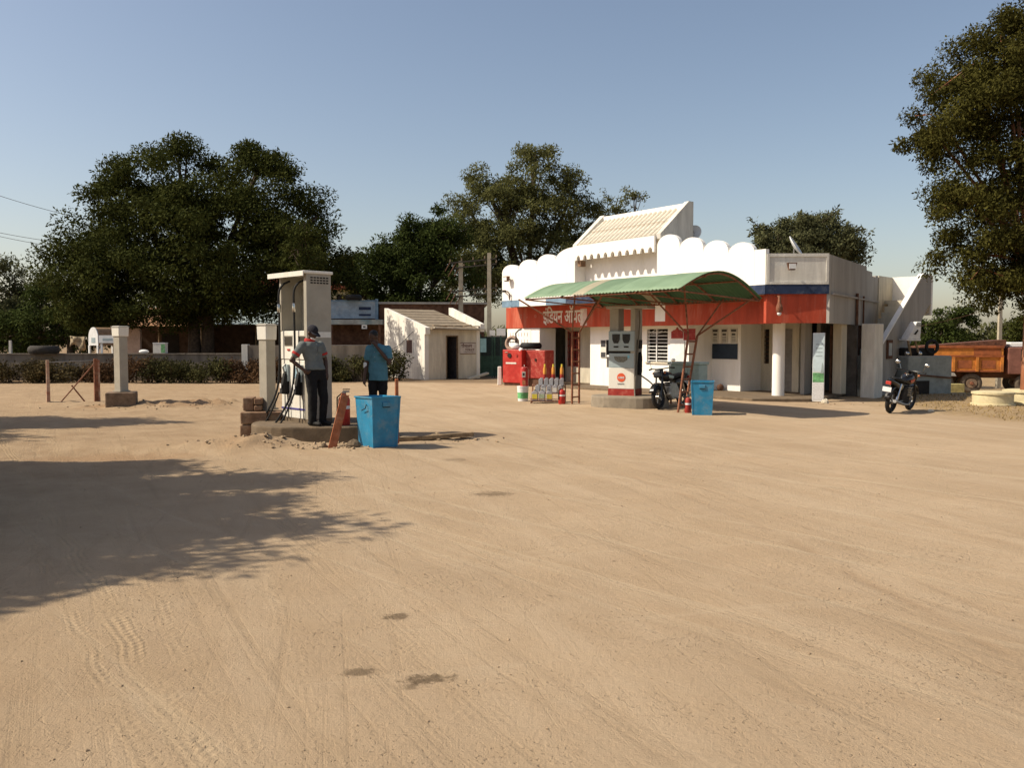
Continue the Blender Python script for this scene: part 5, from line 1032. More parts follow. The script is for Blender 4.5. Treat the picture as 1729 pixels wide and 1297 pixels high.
MB().box(1.9, 2.5, -.505, -.5005, 3.25, 3.4).build('print', BLUEP, s_); MB().box(1.9, 2.5, -.505, -.5005, 2.95, 3.05).build('print', BLUEP, s_)
MB().box(-.6, 8.4, -.3, 4.6, 3.56, 3.66).build('roof', GREYPL, tb); MB().box(-.6, 3.0, -1.2, -1.0, 0, 1.5).build('front_wall', GREYPL, tb)
for x in (.55, 2.9): MB().box(x, x + .1, -.9, -.8, 0, 2.52).build('post', BRICKD, tb)
q = MB().box(2.08, 2.34, -.93, -.91, 2.3, 2.5).build('small_notice', SIGNW, tb); MB().box(2.15, 2.27, -.934, -.93, 2.36, 2.44).build('print', PRINTK, q)
tyre('old black tyre lying on the roof edge above the blue signboard', -7.9, 42.7, 3.86, .42, .13)
# yellow house far behind
yh = thing('yellow_house', 'pale yellow house with red roof edge glimpsed behind the stall', 'building', (-13.6, 62, 0)); MB().box(-6, 2.1, 0, 6, 0, 5.4).build('wall', pm('yellow plaster', (.55, .49, .28), .9, .08, 3), yh); MB().prism([(-6.4, 5.4), (2.5, 5.4), (2.0, 5.75), (-2, 6.5), (-6, 6.0)], 6.6, 'y', -.3).build('roof', pm('red clay roof', (.30, .09, .05), .9, .2, 4), yh); MB().box(.9, 1.6, -.03, 0, 4.2, 5.0).build('window', DARK, yh)
# ------------------------------------------------------------------ low wall
LOWW = pm('brown grey plaster', (.21, .175, .135), .95, .15, 3, .3, 25, dirt=(.09, .075, .06), damt=.8, dscale=1.6, streak=True)
lw = thing('boundary_wall', 'long low grey boundary wall behind the dry hedge', 'wall', (0, 36.2, 0)); b = MB()
MB().box(-34, -11.2, 0, .22, -.1, 1.13).build('wall_length', LOWW, lw); MB().box(-11.198, -6.2, -.05, .2, -.1, 1.52).build('wall_length', LOWW, lw)
MB().box(-11.45, -11.2, -.08, .26, -.1, 1.56).build('pier', WHITEOLD, lw)
for i in range(18): MB().box(-33.9 + i * 1.255, -32.68 + i * 1.255, -.04, .26, 1.132, 1.18).build('coping_stone', LOWW, lw)
tyre('big old tyre lying on the low wall at the far left', -19.8, 36.1, 1.33, .62, .16, pm('grey old tyre', (.05, .045, .04), .9, .2, 6))
o = MB().frustum(.1, .1, .08, .08, 0, .55).build('marker_post', WHITEOLD, None, loc=(-21.3, 36.25, 1.18)); tag(o, 'short pale post stub on the low wall at the far left', 'post')
# barrel-roofed kiosk, sign, cloth, crates behind the wall
p = at(158, 575, 39); t_ = thing('barrel_tank', 'white-fronted barrel tank on legs standing behind the low wall', 'tank', (p.x, 39, 0), R(-28)); arcp = [(.33 * math.cos(math.pi * k / 12), 1.85 + .48 * math.sin(math.pi * k / 12)) for k in range(13)]
arcp = [(.33, 1.5)] + arcp + [(-.33, 1.5)]
MB().prism(arcp, .04, 'y', -.02).build('front_plate', SIGNW, t_); MB().prism([(x * .97, z - .01) for x, z in arcp], 1.3, 'y', .02).build('barrel', pm('tan canvas', (.30, .19, .11), .9, .12, 5), t_)
for x in (-.29, .29):
    for y in (.0, 1.2): MB().box(x - .04, x + .04, y - .04, y + .04, 0, 1.5).build('leg', SIGNW, t_)
q = MB().box(-.12, .14, -.03, -.021, 1.62, 1.85).build('print', PANELB, t_)
p = at(190, 574, 37); t_ = thing('long_sign', 'long white signboard behind the lone meter post', 'sign', (p.x, 37, 0)); MB().box(-.58, .58, -.02, .02, 1.62, 1.95).build('panel', SIGNW, t_); MB().box(-.42, .0, -.026, -.0205, 1.72, 1.82).build('print', PANELB, t_)
for x in (-.5, .5): MB().box(x - .04, x + .04, .021, .08, 0, 1.9).build('leg', SIGNW, t_)
p = at(131, 577, 40); b = MB(); vs = []; 
for i in range(9):
    for j in range(5): vs.append((-.36 + .09 * i, .06 * math.sin(i * 1.3 + j), .28 - .13 * j * (1 - .3 * math.sin(i * .7)) - .02 * i + .002 * i * i))
o = b.add(vs, [(i * 5 + j, i * 5 + j + 1, i * 5 + j + 6, i * 5 + j + 5) for i in range(8) for j in range(4)]).build('hanging_cloth', pm('tan cloth', (.34, .27, .17), .9, .3, 5), None, True, loc=(p.x, 40, p.z)); o.modifiers.new('t', 'SOLIDIFY').thickness = .02; tag(o, 'crumpled tan cloth hanging in shade left of the barrel tank', 'cloth')
p = at(282, 590, 37); t_ = thing('printed_crate', 'small white and green crate on the low wall', 'crate', (p.x, 36.31, 1.18)); MB().box(-.26, .26, -.14, .14, 0, .42).build('box', PAPER, t_, bev=.01); MB().box(.08, .25, -.146, -.1405, .03, .39).build('print', pm('green crate print', (.16, .36, .16), .7, .3, 9), t_); MB().box(-.27, .27, -.15, .15, .421, .45).build('lid', SIGNW, t_)
o = MB().ball((0, 0, .05), .22, .1, .09).build('sack', SIGNW, None, True, loc=(at(243, 594, 36.3).x, 36.3, 1.2)); tag(o, 'white crumpled bag lying on the low wall', 'bag')
# ------------------------------------------------------------------ huts under the big tree
def hut(label, x, y, rz, w, d, h, rise, roofm, wallm, front=True, ov=.8):
    t_ = thing('roadside_hut', label, 'hut', (x, y, 0), rz); MB().box(-w / 2, w / 2, d * .3, d, 0, h).build('wall', wallm, t_); MB().box(-w / 2, -w / 2 + .15, 0, d * .3, 0, h - .1).build('side_wall', wallm, t_); MB().box(w / 2 - .15, w / 2, 0, d * .3, 0, h - .1).build('side_wall', wallm, t_)
    n = int(w / .8); pw = (w + .6) / n
    for i in range(n):
        x0 = -w / 2 - .3 + i * pw; MB().hexa([(x0, -ov, h - .15), (x0 + pw - .02, -ov, h - .15), (x0 + pw - .02, d * .5, h + rise), (x0, d * .5, h + rise), (x0, -ov, h - .11), (x0 + pw - .02, -ov, h - .11), (x0 + pw - .02, d * .5, h + rise + .04), (x0, d * .5, h + rise + .04)]).build('roof_sheet', roofm, t_)
    for xx in (-w / 2 + .1, 0, w / 2 - .1): MB().tube([(xx, -ov + .1, 0), (xx, -ov + .1, h - .16)], .06, 8).build('post', WOOD, t_, True)
    MB().box(-.5, .5, d * .3 - .02, d * .3, 0, h * .8).build('doorway', DARK, t_); return t_
CLAY = pm('clay tile roof', (.36, .20, .11), .95, .2, 6, .4, 20); TIN = pm('pale tin sheet', (.35, .42, .42), .6, .12, 4, metal=.0); MUD = pm('dark mud wall', (.10, .065, .045), .95, .2, 4)
hut('tile-roofed hut in deep shade under the big tree', -20.2, 49.5, R(3), 5.2, 4, 2.65, 1.0, CLAY, MUD)
hut('pale tin-roofed stall in the shade right of the tree trunks', -14.6, 49.2, R(6), 6.2, 4, 2.75, .75, TIN, MUD)
o = MB().box(-.45, .45, -.1, .1, 0, 2.35).build('plaster_pillar', pm('pink plaster', (.50, .36, .28), .9, .1, 4), None, loc=(at(223, 575, 44).x, 44, 0)); tag(o, 'broad pale pink plaster pillar in front of the tile-roofed hut', 'pillar')

# ------------------------------------------------------------------ electricity poles
POLE = pm('pale concrete pole', (.40, .35, .26), .9, .12, 6)
dp = thing('power_pole_pair', 'pair of pale power poles joined by dark cross-arms with insulators', 'power pole', (-2.3, 41.5, 0)); xa, xb = at(777, 500, 41.5).x + 2.3, at(826, 500, 41.5).x + 2.3
MB().frustum(.24, .2, .2, .18, -.2, 5.6, xa, .5).build('pole', POLE, dp); MB().frustum(.24, .2, .18, .16, -.2, 5.95, xb, 0).build('pole', POLE, dp)
for z, e in ((5.55, .5), (5.3, .35), (4.15, .45), (3.9, .3)):
    a_ = MB().bar((xa - e, .38, z - .05), (xb + .35, -.12, z + .12), .05, .06).build('cross_arm', DARK, dp)
    for k in range(5):
        f = k / 4; x = xa - e + (xb + .35 - xa + e) * f; MB().lathe([(.03, 0), (.045, .04), (.025, .07), (.04, .1), (.015, .13)], 8, (x, .38 - .5 * f, z + .0 + .17 * f)).build('insulator', CONC, a_, True)
    for k in range(2): MB().tube([(xa - e + .3 * k, .38, z), (xa - e + .3 * k - .25, .3, z - .45)], .02, 6).build('dropper', BRICKD, a_, True)
def wire(label, pts, r=.012):
    b = MB().tube(pts, r, 5); o_ = b.build('power_line', BRICKD, None, True); tag(o_, label, 'wire')
def sag(p0, p1, s, n=14): return [Vector(p0).lerp(Vector(p1), i / n) - Vector((0, 0, 4 * s * (i / n) * (1 - i / n))) for i in range(n + 1)]
wire('upper thin power line crossing the sky at the left edge', sag(at(-60, 310, 40), at(240, 385, 52), .3))
wire('lower thin power line crossing the sky at the left edge, front strand', sag(at(-60, 380, 42), at(180, 415, 54), .2)); wire('lower thin power line crossing the sky at the left edge, rear strand', sag(at(-60, 385, 42.5), at(180, 425, 54), .2))
wire('thin power line at the right running past the right tree', sag(at(1500, 560, 44), at(1690, 515, 46), .15))
t_ = thing('power_pole', 'single slim power pole standing behind the orange truck', 'power pole', (at(1689, 520, 46).x, 46, -.9)); MB().frustum(.2, .2, .14, .14, 0, 6.7).build('pole', POLE, t_); MB().bar((-.5, 0, 6.3), (.5, 0, 6.3), .08).build('cross_arm', BRICKD, t_)

# ------------------------------------------------------------------ tipper truck on the lower ground (local +x forward)
TX, TY = 22.3, 42.5; gz = tz(TX, TY); OR1 = pm('orange tipper paint', (.55, .20, .035), .75, .18, 3, .1, 30, dirt=(.22, .08, .03), damt=.8, dscale=2.2); OR2 = pm('rusty orange paint', (.30, .09, .03), .8, .2, 4, .1, 30, dirt=(.14, .05, .03), damt=.8, dscale=3)
tk = thing('tipper_truck', 'rusty orange tipper truck parked behind the yellow round platforms', 'truck', (TX, TY, gz), R(-14)); X0, X1, Z0, Z1 = -1.55, 1.65, 1.08, 2.32
bd = MB().box(X0, X1, -1.1, 1.1, Z0, Z1).build('tipper_body', OR1, tk); MB().box(X0, X1 + .02, -1.16, -1.101, 1.78, 1.86).build('side_rail', OR2, bd); MB().box(X0, X1 + .02, -1.16, -1.101, Z1 - .1, Z1 + .02).build('side_rail', OR2, bd)
MB().box(X0, X1, -1.15, -1.101, Z0 - .02, Z0 + .06).build('side_rail', OR2, bd); MB().box(.35, X1 - .1, -1.108, -1.101, 1.88, 2.2).build('patch_panel', OR2, bd)
for x in (X0, X0 + .95, X0 + 2.0, X1 - .12): MB().box(x, x + .12, -1.18, -1.101, Z0, 1.78).build('side_rib', OR1, bd)
for x in (X0 + .2, X0 + 1.2, X0 + 2.25): MB().box(x, x + .62, -1.115, -1.101, Z0 + .15, 1.62).build('stamped_panel', OR2, bd)
MB().hexa([(X0 - .5, -1.1, 2.15), (X1 + .1, -1.12, 2.33), (X1 + .1, 1.1, 2.33), (X0 - .5, 1.1, 2.15), (X0 - .5, -1.1, 2.3), (X1 + .1, -1.12, 2.62), (X1 + .1, 1.1, 2.62), (X0 - .5, 1.1, 2.3)]).build('load', pm('dark red load', (.12, .05, .03), .95, .3, 6, .5, 20), bd)
MB().box(X0 - .12, X0 - .002, -1.12, 1.12, Z0 + .05, Z1).build('tailgate', OR2, tk)
MB().box(-1.7, 3.6, -.45, .45, .75, 1.02).build('chassis', BRICKD, tk)
cb = MB().box(1.85, 3.3, -1.12, 1.1, .95, 2.25).build('cab', pm('maroon cab', (.20, .085, .06), .7, .15, 4), tk, bev=.05); MB().box(1.95, 3.2, -1.0, 1.0, 2.26, 2.5).build('cab_roof', SIGNW, cb, bev=.04); MB().box(2.4, 3.1, -1.13, -1.12, 1.6, 2.15).build('side_window', DGLASS, cb)
for x in (-.95, .32, 2.7):
    for y in (-1.02, .75):
        w_ = MB().torus((x, y + .15, .5), .36, .145, 28, 10, 'y').build('wheel', pm('dusty truck tyre', (.12, .095, .07), .9, .2, 8), tk, True); MB().lathe([(.24, 0), (.24, .06), (.1, .1), (.1, .0)], 18, (x, y, .5), 'y').build('rim', pm('brown rim', (.22, .15, .10), .8, .2, 8), w_, True); MB().lathe([(.07, -.08), (.09, .02)], 12, (x, y, .5), 'y').build('hub', RUST, w_, True)
MB().prism([(-1.6, 1.02), (-.5, 1.02), (-.4, .85), (-1.5, .85)], .5, 'y', -1.15).build('mudguard', GREYPL, tk)
for y in (-.9, .7): MB().box(-1.75, -1.7, y, y + .2, .75, .87).build('tail_lamp', REDG, tk)
# grey-blue block with a machine on it between stairs and truck
tnk = MB(); t_ = thing('cement_tank', 'grey-blue cement water tank between the staircase and the orange truck', 'tank', (13.35, 27.9, -.06), R(14)); MB().box(-.85, .8, -.5, .6, -.1, 1.27).build('walls', BLUEGREY, t_, bev=.03); MB().box(-.82, .77, -.47, .57, 1.272, 1.30).build('rim', GREYPL, t_); MB().box(-.7, -.05, -.512, -.5005, .05, .5).build('opening', DARK, t_); MB().bar((-.8, -.53, .72), (.75, -.53, .58), .05).build('ledge', BRICKD, t_)
o = MB().box(-.3, .3, -.2, .2, 0, .5).build('yellow_block', pm('faded yellow paint', (.40, .34, .14), .8, .2, 5), None, bev=.02, loc=(19.0, 36.5, tz(19, 36.5))); tag(o, 'small faded yellow block by the rear wheel of the orange truck', 'block')
e_ = thing('engine_hood', 'white vented machine hood on tan legs standing on the cement tank', 'machine', (12.98, 27.55, 1.24), R(8)); e_.scale = (.75, .75, .75); e_.rotation_euler = (0, 0, R(8))
MB().hexa([(-.48, -.28, .72), (.10, -.28, .72), (.10, .28, .72), (-.48, .28, .72), (-.06, -.24, 1.46), (.16, -.24, 1.46), (.16, .24, 1.46), (-.06, .24, 1.46)]).build('hood', SIGNW, e_, bev=.03)
for k in range(3): MB().bar((-.08 + .0 * k, -.265 + .0 * k, 1.25 + k * .06), (.12, -.255, 1.27 + k * .06), .012, .02).build('vent_slit', DARK, e_)
MB().prism([(-.22, .92), (-.04, 1.12), (.0, 1.08), (-.12, .9)], .012, 'y', -.285).build('side_opening', DARK, e_); MB().box(-.55, .12, -.3, .3, .64, .715).build('hood_base', SIGNW, e_, bev=.02)
for x0, x1 in ((-.42, -.28), (-.1, .12)): MB().bar((x0, -.2, .64), (x1, -.2, .0), .07).build('leg', WOOD, e_)
MB().ball((-.42, -.15, .1), .11).build('lamp', CHROME, e_, True); MB().ball((.12, -.22, .1), .1).build('lamp', CHROME, e_, True); MB().box(-.5, .9, -.1, .35, -.0, .34).build('engine_block', BLACK, e_, bev=.05); MB().torus((.75, -.12, .38), .26, .07, 20, 8, 'y').build('flywheel', BLACK, e_, True)
# round yellow platforms
YP = pm('cream limewash', (.60, .52, .32), .9, .1, 3, .2, 25, dirt=(.30, .24, .14), damt=.7, dscale=2.5)
for (px, py, r, lab) in ((1676, 685, .50, 'round cream-yellow masonry platform nearest the straw verge'), (1737, 683, .62, 'round cream-yellow masonry platform at the right edge round the tree foot')):
    p = gr(px, py); p.x *= 1 + r / p.y; t_ = thing('round_platform', lab, 'platform', (p.x, p.y + r, tz(p.x, p.y + r))); MB().lathe([(r * 1.1, -.1), (r * 1.1, .04), (r * 1.02, .05)], 36).build('footing', YP, t_, True); MB().lathe([(r, .045), (r, .33), (r * 1.0, .36), (r * .9, .37)], 36).build('ring', YP, t_, True); MB().lathe([(r * 1.06, .30), (r * 1.06, .355), (r * .95, .36)], 36).build('rim', YP, t_, True)

# ------------------------------------------------------------------ trees
def leaf_cloud(centers, radii, per, size, rs, droop=.3, aspect=.42):
    """rhombic leaves spread through clump volumes, denser to the outside"""
    n = len(centers) * per; c = np.repeat(centers, per, 0); r = np.repeat(radii, per, 0)
    d = rs.normal(size=(n, 3)); d /= np.linalg.norm(d, axis=1)[:, None]; rad = rs.rand(n) ** .45; pos = c + d * r * rad[:, None]
    ax = rs.normal(size=(n, 3)) + d * .4; ax[:, 2] -= droop; ax /= np.linalg.norm(ax, axis=1)[:, None]
    nn = rs.normal(size=(n, 3)) * .5 + d * 1.1 + np.array([0, 0, .35]); sd_ = np.cross(ax, nn); sd_ /= np.linalg.norm(sd_, axis=1)[:, None] + 1e-9; up_ = np.cross(sd_, ax)
    L = size * rs.uniform(.6, 1.3, n)[:, None]; W = L * aspect
    V = np.stack([pos, pos + ax * L * .45 + sd_ * W * .5 + up_ * L * .06, pos + ax * L - up_ * L * .06, pos + ax * L * .45 - sd_ * W * .5 + up_ * L * .06], 1).reshape(-1, 3)
    return V
def tree(name, label, base, trunk_h, tr, lobes, nclump, per, leaf, mat, seed, csize=(.5, 1.0), grp=None, fill=.35, droop=.3, bark=BARK, lean=(0, 0), twig=0, nl=1):
    rs = np.random.RandomState(seed); t_ = thing(name, label, 'tree', base, 0, grp); lob = np.array(lobes, float); vol = lob[:, 3] * lob[:, 4] * lob[:, 5]; pick = rs.choice(len(lob), nclump, p=vol ** .7 / (vol ** .7).sum())
    d = rs.normal(size=(nclump, 3)); d /= np.linalg.norm(d, axis=1)[:, None]; rr = np.where(rs.rand(nclump) < fill, rs.rand(nclump) ** .5 * .85, rs.uniform(.82, 1.03, nclump)); cen = lob[pick, :3] + d * lob[pick, 3:6] * rr[:, None]
    # nothing below the lobes' skirts
    rad = rs.uniform(csize[0], csize[1], nclump)[:, None] * np.array([1.1, 1.1, .75])
    V = leaf_cloud(cen, rad, per, leaf, rs, droop)
    if twig:
        k = rs.choice(nclump, twig); dd = d[k].copy(); dd[:, 2] = np.abs(dd[:, 2]) * .9 + .2; dd /= np.linalg.norm(dd, axis=1)[:, None]; tips = cen[k] + dd * rs.uniform(.45, .85, twig)[:, None]; V = np.concatenate([V, leaf_cloud(tips, np.full((twig, 3), .26), max(10, per // 10), leaf, rs, .1)])
    F = np.arange(len(V)).reshape(-1, 4); link('crown', npmesh('crown', V, F, mat), t_)
    b = MB(); top = np.array([lean[0], lean[1], trunk_h])
    for q in range(nl):
        off = (q - (nl - 1) / 2) * tr * 2.6; b.tube([(off, 0, -.3), (off * .8 + lean[0] * .3, lean[1] * .3, trunk_h * .4), (off * .9 + lean[0], lean[1], trunk_h)], [tr * 1.35, tr, tr * .8], 10)
    order = rs.permutation(nclump)[:min(nclump, 46)]
    for l in lob:
        c = l[:3]; m_ = (top * .5 + c * .5) + np.array([0, 0, -.1 * l[5]]); b.tube([tuple(top * .9), tuple(m_), tuple(c)], [tr * .6, tr * .4, tr * .22], 7)
    for k in order:
        l = lob[pick[k], :3]; b.tube([tuple(l * .75 + top * .25), tuple((l + cen[k]) / 2 + rs.normal(size=3) * .15), tuple(cen[k])], [tr * .22, tr * .13, .025], 5)
    if twig:
        for a_, c_ in zip(cen[k if False else rs.choice(nclump, 1)], tips[:1]): pass
        for i in range(twig): b.tube([tuple(tips[i] - dd[i] * .9), tuple(tips[i])], [.03, .015], 4)
    b.build('trunk', bark, t_, True); return t_
LF1 = leafmat('dark neem leaf', (.026, .034, .009), (.066, .072, .017), .2); LF2 = leafmat('olive leaf', (.065, .070, .024), (.16, .16, .058), .35); LF3 = leafmat('deep green leaf', (.022, .036, .010), (.060, .074, .018), .2); LF4 = leafmat('dusty grey green leaf', (.05, .058, .026), (.13, .13, .062), .25); LFR = leafmat('yellow green leaf', (.030, .032, .008), (.078, .070, .016), .2)
def lobes_px(base, D, items):
    """lobes given by where they stand on the skyline: px, py, radius in m (x, y, z), depth offset"""
    out = []
    for px, py, rx, ry, rz_, dy in items:
        p = at(px, py, D + dy); out.append((p.x - base[0], p.y - base[1], p.z - base[2], rx, ry, rz_))
    return out
B = (at(340, 600, 45).x, 45.0, 0)
tree('spreading_tree', 'huge dark spreading tree over the huts at the left', B, 3.2, .33, lobes_px(B, 45, [(290, 335, 3.2, 3, 2.7, 0), (430, 340, 2.8, 3, 2.5, 0), (215, 400, 3.0, 3, 2.7, 0), (350, 420, 4.4, 3.6, 3.2, -1), (500, 410, 2.6, 3, 2.6, 0), (150, 465, 2.3, 2.6, 2.4, 0), (245, 490, 3.0, 3, 1.9, -1.2), (430, 480, 3.2, 3, 1.8, 0), (545, 450, 1.8, 2.4, 1.9, .5), (120, 420, 1.2, 1.4, 1.2, 0), (205, 300, .9, 1, .8, 0), (300, 268, 1.6, 1.5, .8, 0), (440, 272, 1.2, 1.3, .8, 0), (535, 365, 1.0, 1.2, 1.0, 0), (170, 520, 1.8, 2, 1.0, -1), (350, 500, 2.5, 2.5, 1.2, -1)]), 420, 400, .20, LF1, 11, (.6, 1.15), nl=2, fill=.3)
B = (at(40, 600, 60).x, 60.0, 0)
tree('background_tree', 'pale-topped scrubby tree at the far left edge', B, 2.5, .25, lobes_px(B, 60, [(30, 490, 2.4, 2, 2.2, 0), (70, 520, 2.2, 2, 2.2, -1), (-20, 500, 2.6, 2, 2.4, 0), (10, 550, 3, 2, 1.6, -2), (60, 560, 2.4, 2, 1.2, -2)]), 110, 260, .22, LF4, 12, (.5, .9), twig=14)
B = (at(120, 600, 54).x, 54.0, 0)
tree('background_tree', 'dark dense tree low behind the tyre on the wall', B, 2.0, .25, lobes_px(B, 54, [(110, 530, 2.6, 2, 2.0, 0), (60, 560, 2.2, 2, 1.4, 0), (170, 550, 2.4, 2, 1.6, 0), (0, 565, 2.4, 2, 1.3, 0)]), 90, 240, .22, LF3, 13, (.5, .9))
B = (at(700, 600, 53).x, 53.0, 0)
tree('background_tree', 'rounded deep green tree behind the stall left of the power poles', B, 3.5, .25, lobes_px(B, 53, [(730, 400, 2.0, 2, 1.7, 0), (690, 440, 2.2, 2, 1.8, 0), (655, 455, 1.6, 1.8, 1.8, 0), (740, 470, 2.4, 2, 1.8, -1), (670, 490, 1.8, 2, 1.2, -1), (720, 380, 1.0, 1, .8, 0), (650, 425, .7, .8, .6, 0)]), 160, 300, .21, LF3, 14, (.45, .85), twig=10)
B = (at(610, 600, 56).x, 56.0, 0)
tree('background_tree', 'slim drooping tree between the big tree and the yellow house', B, 3.0, .16, lobes_px(B, 56, [(597, 460, .9, 1.2, 1.3, 0), (610, 490, .9, 1, 1.0, 0), (585, 440, .9, 1, .9, 0), (630, 500, .8, 1, .7, 0)]), 46, 200, .2, LFR, 15, (.4, .7), droop=.9)
B = (at(890, 600, 58).x, 58.0, 0)
tree('tall_open_tree', 'tall open-crowned tree with visible limbs behind the station', B, 5.0, .34, lobes_px(B, 58, [(900, 310, 2.6, 2.4, 1.9, 0), (850, 360, 3.2, 2.8, 2.2, 0), (945, 370, 3.0, 2.6, 2.2, 0), (800, 400, 2.4, 2.4, 2.2, 0), (985, 400, 2.2, 2, 1.9, 0), (880, 430, 4.0, 3, 2.2, -1), (800, 460, 2.8, 2.5, 1.8, -1), (970, 320, 1.6, 1.6, 1.3, 0), (820, 310, 1.4, 1.4, 1.1, 0), (905, 262, 1.3, 1.3, .7, 0), (780, 340, .9, 1, .8, 0), (900, 480, 4, 3, 1.4, 0), (1010, 440, 1.6, 1.6, 1.2, 0)]), 330, 220, .21, LF2, 16, (.45, .95), twig=46, fill=.4)
B = (at(1060, 600, 60).x, 60.0, 0)
tree('slender_tree', 'sparse twiggy treetop showing above the tiled gable', B, 5.0, .14, lobes_px(B, 60, [(1040, 350, .9, .9, .8, 0), (1075, 330, .5, .6, .8, 0), (1060, 370, 1.5, 1, .8, 0), (1095, 365, .6, .6, .6, 0), (1020, 390, 1.2, 1, .9, 0)]), 26, 110, .22, LF2, 17, (.3, .55), twig=18)
B = (at(1362, 600, 46).x, 46.0, 0)
tree('background_tree', 'round leafy tree showing above the flat corner roof', B, 4.5, .22, lobes_px(B, 46, [(1360, 385, 1.5, 1.5, .9, 0), (1315, 400, 1.2, 1.2, .8, 0), (1405, 395, 1.2, 1.3, 1.0, 0), (1360, 420, 2.4, 2, 1.0, 0), (1435, 430, .8, 1, .8, 0), (1300, 430, 1, 1, .6, 0)]), 130, 190, .2, LF4, 18, (.35, .7), twig=16)
B = (at(1728, 640, 23.2).x + .32, 23.6, 0)
PAINTB = pm('red and white painted bark', (.30, .12, .06), .9, .25, 4, .4, 20, dirt=(.50, .40, .30), damt=.8, dscale=3, streak=True)
tree('shade_tree', 'tall shaggy tree filling the right edge, its trunk partly painted red', B, 4.2, .12, lobes_px(B, 23.6, [(1640, 130, 1.3, 1.5, 1.2, 0), (1710, 90, 1.5, 1.5, 1.2, 0), (1600, 220, 1.05, 1.3, 1.0, 0), (1680, 230, 1.8, 1.8, 1.5, -.3), (1760, 180, 1.8, 1.8, 1.8, 0), (1610, 320, 1.15, 1.3, 1.0, 0), (1690, 340, 1.8, 1.8, 1.4, -.3), (1770, 330, 1.8, 1.8, 1.6, 0), (1650, 430, 1.1, 1.2, 1.0, 0), (1720, 450, 1.4, 1.4, 1.0, 0), (1790, 460, 1.3, 1.4, .9, 0), (1790, 60, 1.5, 1.6, 1.2, 0), (1570, 215, .45, .6, .4, 0), (1690, 60, .7, .8, .6, 0), (1665, 485, .6, .8, .5, 0), (1725, 500, .8, .9, .6, 0)]), 320, 400, .105, LFR, 19, (.32, .62), bark=PAINTB, droop=.7, fill=.4)
B = (at(1590, 600, 66).x, 66.0, -1)
tree('background_tree', 'broad dark tree beyond the staircase above the truck', B, 2.5, .3, lobes_px(B, 66, [(1590, 545, 1.6, 1.6, 1.1, 0), (1560, 565, 2.0, 2, 1.1, 0), (1625, 535, 1.0, 1.2, .7, 0), (1600, 575, 2.4, 2, .8, 0), (1530, 575, 1.5, 1.5, 1.0, 0)]), 70, 180, .25, LF3, 20, (.4, .8))
B = (at(1715, 600, 64).x, 64.0, -1)
tree('background_tree', 'bushy green tree at the right edge behind the slim power pole', B, 2.0, .2, lobes_px(B, 64, [(1715, 565, 1.8, 1.6, 1.2, 0), (1750, 560, 2, 2, 1.5, 0)]), 46, 180, .24, LF1, 21, (.4, .8))
# far wood on the skyline: reads as one mass
rs = np.random.RandomState(5); ang_ = np.linspace(-.9, .9, 240); cen = np.stack([np.sin(ang_) * 230, np.cos(ang_) * 230, 2.2 + 1.2 * np.sin(ang_ * 37) + rs.rand(240) * 1.2], 1); V = leaf_cloud(cen, np.full((240, 3), 1) * np.array([4.5, 4, 2.6]), 70, 1.6, rs)
o = link('distant_woods', npmesh('distant_woods', V, np.arange(len(V)).reshape(-1, 4), LF4)); tag(o, 'distant belt of trees along the horizon', 'woods', kind='stuff')
# trees outside the picture on the left that cast the shade in front
B = (-12.7, 7.45, 0)
tree('unseen_tree', 'leafy roadside tree just out of view on the left, throwing the near shade', B, 3.0, .25, [(1.6, .2, 5.6, 2.6, 1.9, 1.5), (-.6, 1.5, 5.4, 2.4, 2.4, 1.6), (.2, -1.2, 5.0, 2.2, 1.2, 1.3), (2.9, -.4, 6.5, 1.9, .45, .6), (2.2, 2.3, 6.4, 1.6, .5, .6), (2.6, 1.1, 6.6, 1.9, .35, .5), (-2, .5, 6.0, 2.4, 2.4, 1.8), (2.6, -2.2, 5.6, 1.3, 1.1, .8), (3.6, -1.6, 5.8, 1.3, .3, .4), (1.4, -3.0, 5.0, 1.6, .8, .7), (3.0, -2.9, 5.5, 1.4, .25, .3), (-.5, -2.2, 5.6, 2, 1.2, 1.2), (.5, 3.2, 6.1, 1.6, .9, .8)], 420, 260, .2, LF1, 30, (.35, .75), 'trees beyond the left edge')
for B, lab, sd in (((-19.5, 5.0, 0), 'unseen tall tree added far to the left to block sky light, nearest the camera', 34), ((-20.5, 12.5, 0), 'unseen tall tree added far to the left to block sky light, beside the forecourt', 35)):  # two unseen trees added to block sky light and darken the near shade
    tree('unseen_tree', lab, B, 3.5, .3, [(0, 0, 7.2, 3.6, 3.2, 2.6), (1.5, -1.5, 6.0, 2.6, 2.4, 1.8), (-1, 2, 6.2, 2.8, 2.4, 2.0), (.5, 1, 9.2, 2.2, 2.2, 1.4)], 120, 90, .34, LF1, sd, (.6, 1.1), 'trees beyond the left edge')
B = (-14.4, 17.3, 0)
tree('unseen_tree', 'second leafy roadside tree out of view on the left, throwing the far shade patch', B, 2.6, .2, [(0, 0, 4.6, 1.8, 1.2, 1.1), (1.4, .2, 4.8, 1.2, .5, .5)], 60, 200, .2, LF1, 31, (.3, .6), 'trees beyond the left edge')

B = (-9.35, 38.3, 0)
tree('young_tree', 'slim leafy tree mostly hidden behind the near pump, dappling the toilet shed', B, 3.2, .1, [(0, 0, 5.6, 1.0, 1.0, .8), (.2, .2, 4.6, .9, 1.0, .5), (-.2, -.2, 6.5, .8, .8, .5), (0, 1.3, 5.4, .7, .9, .6)], 46, 130, .16, LF1, 33, (.25, .42))
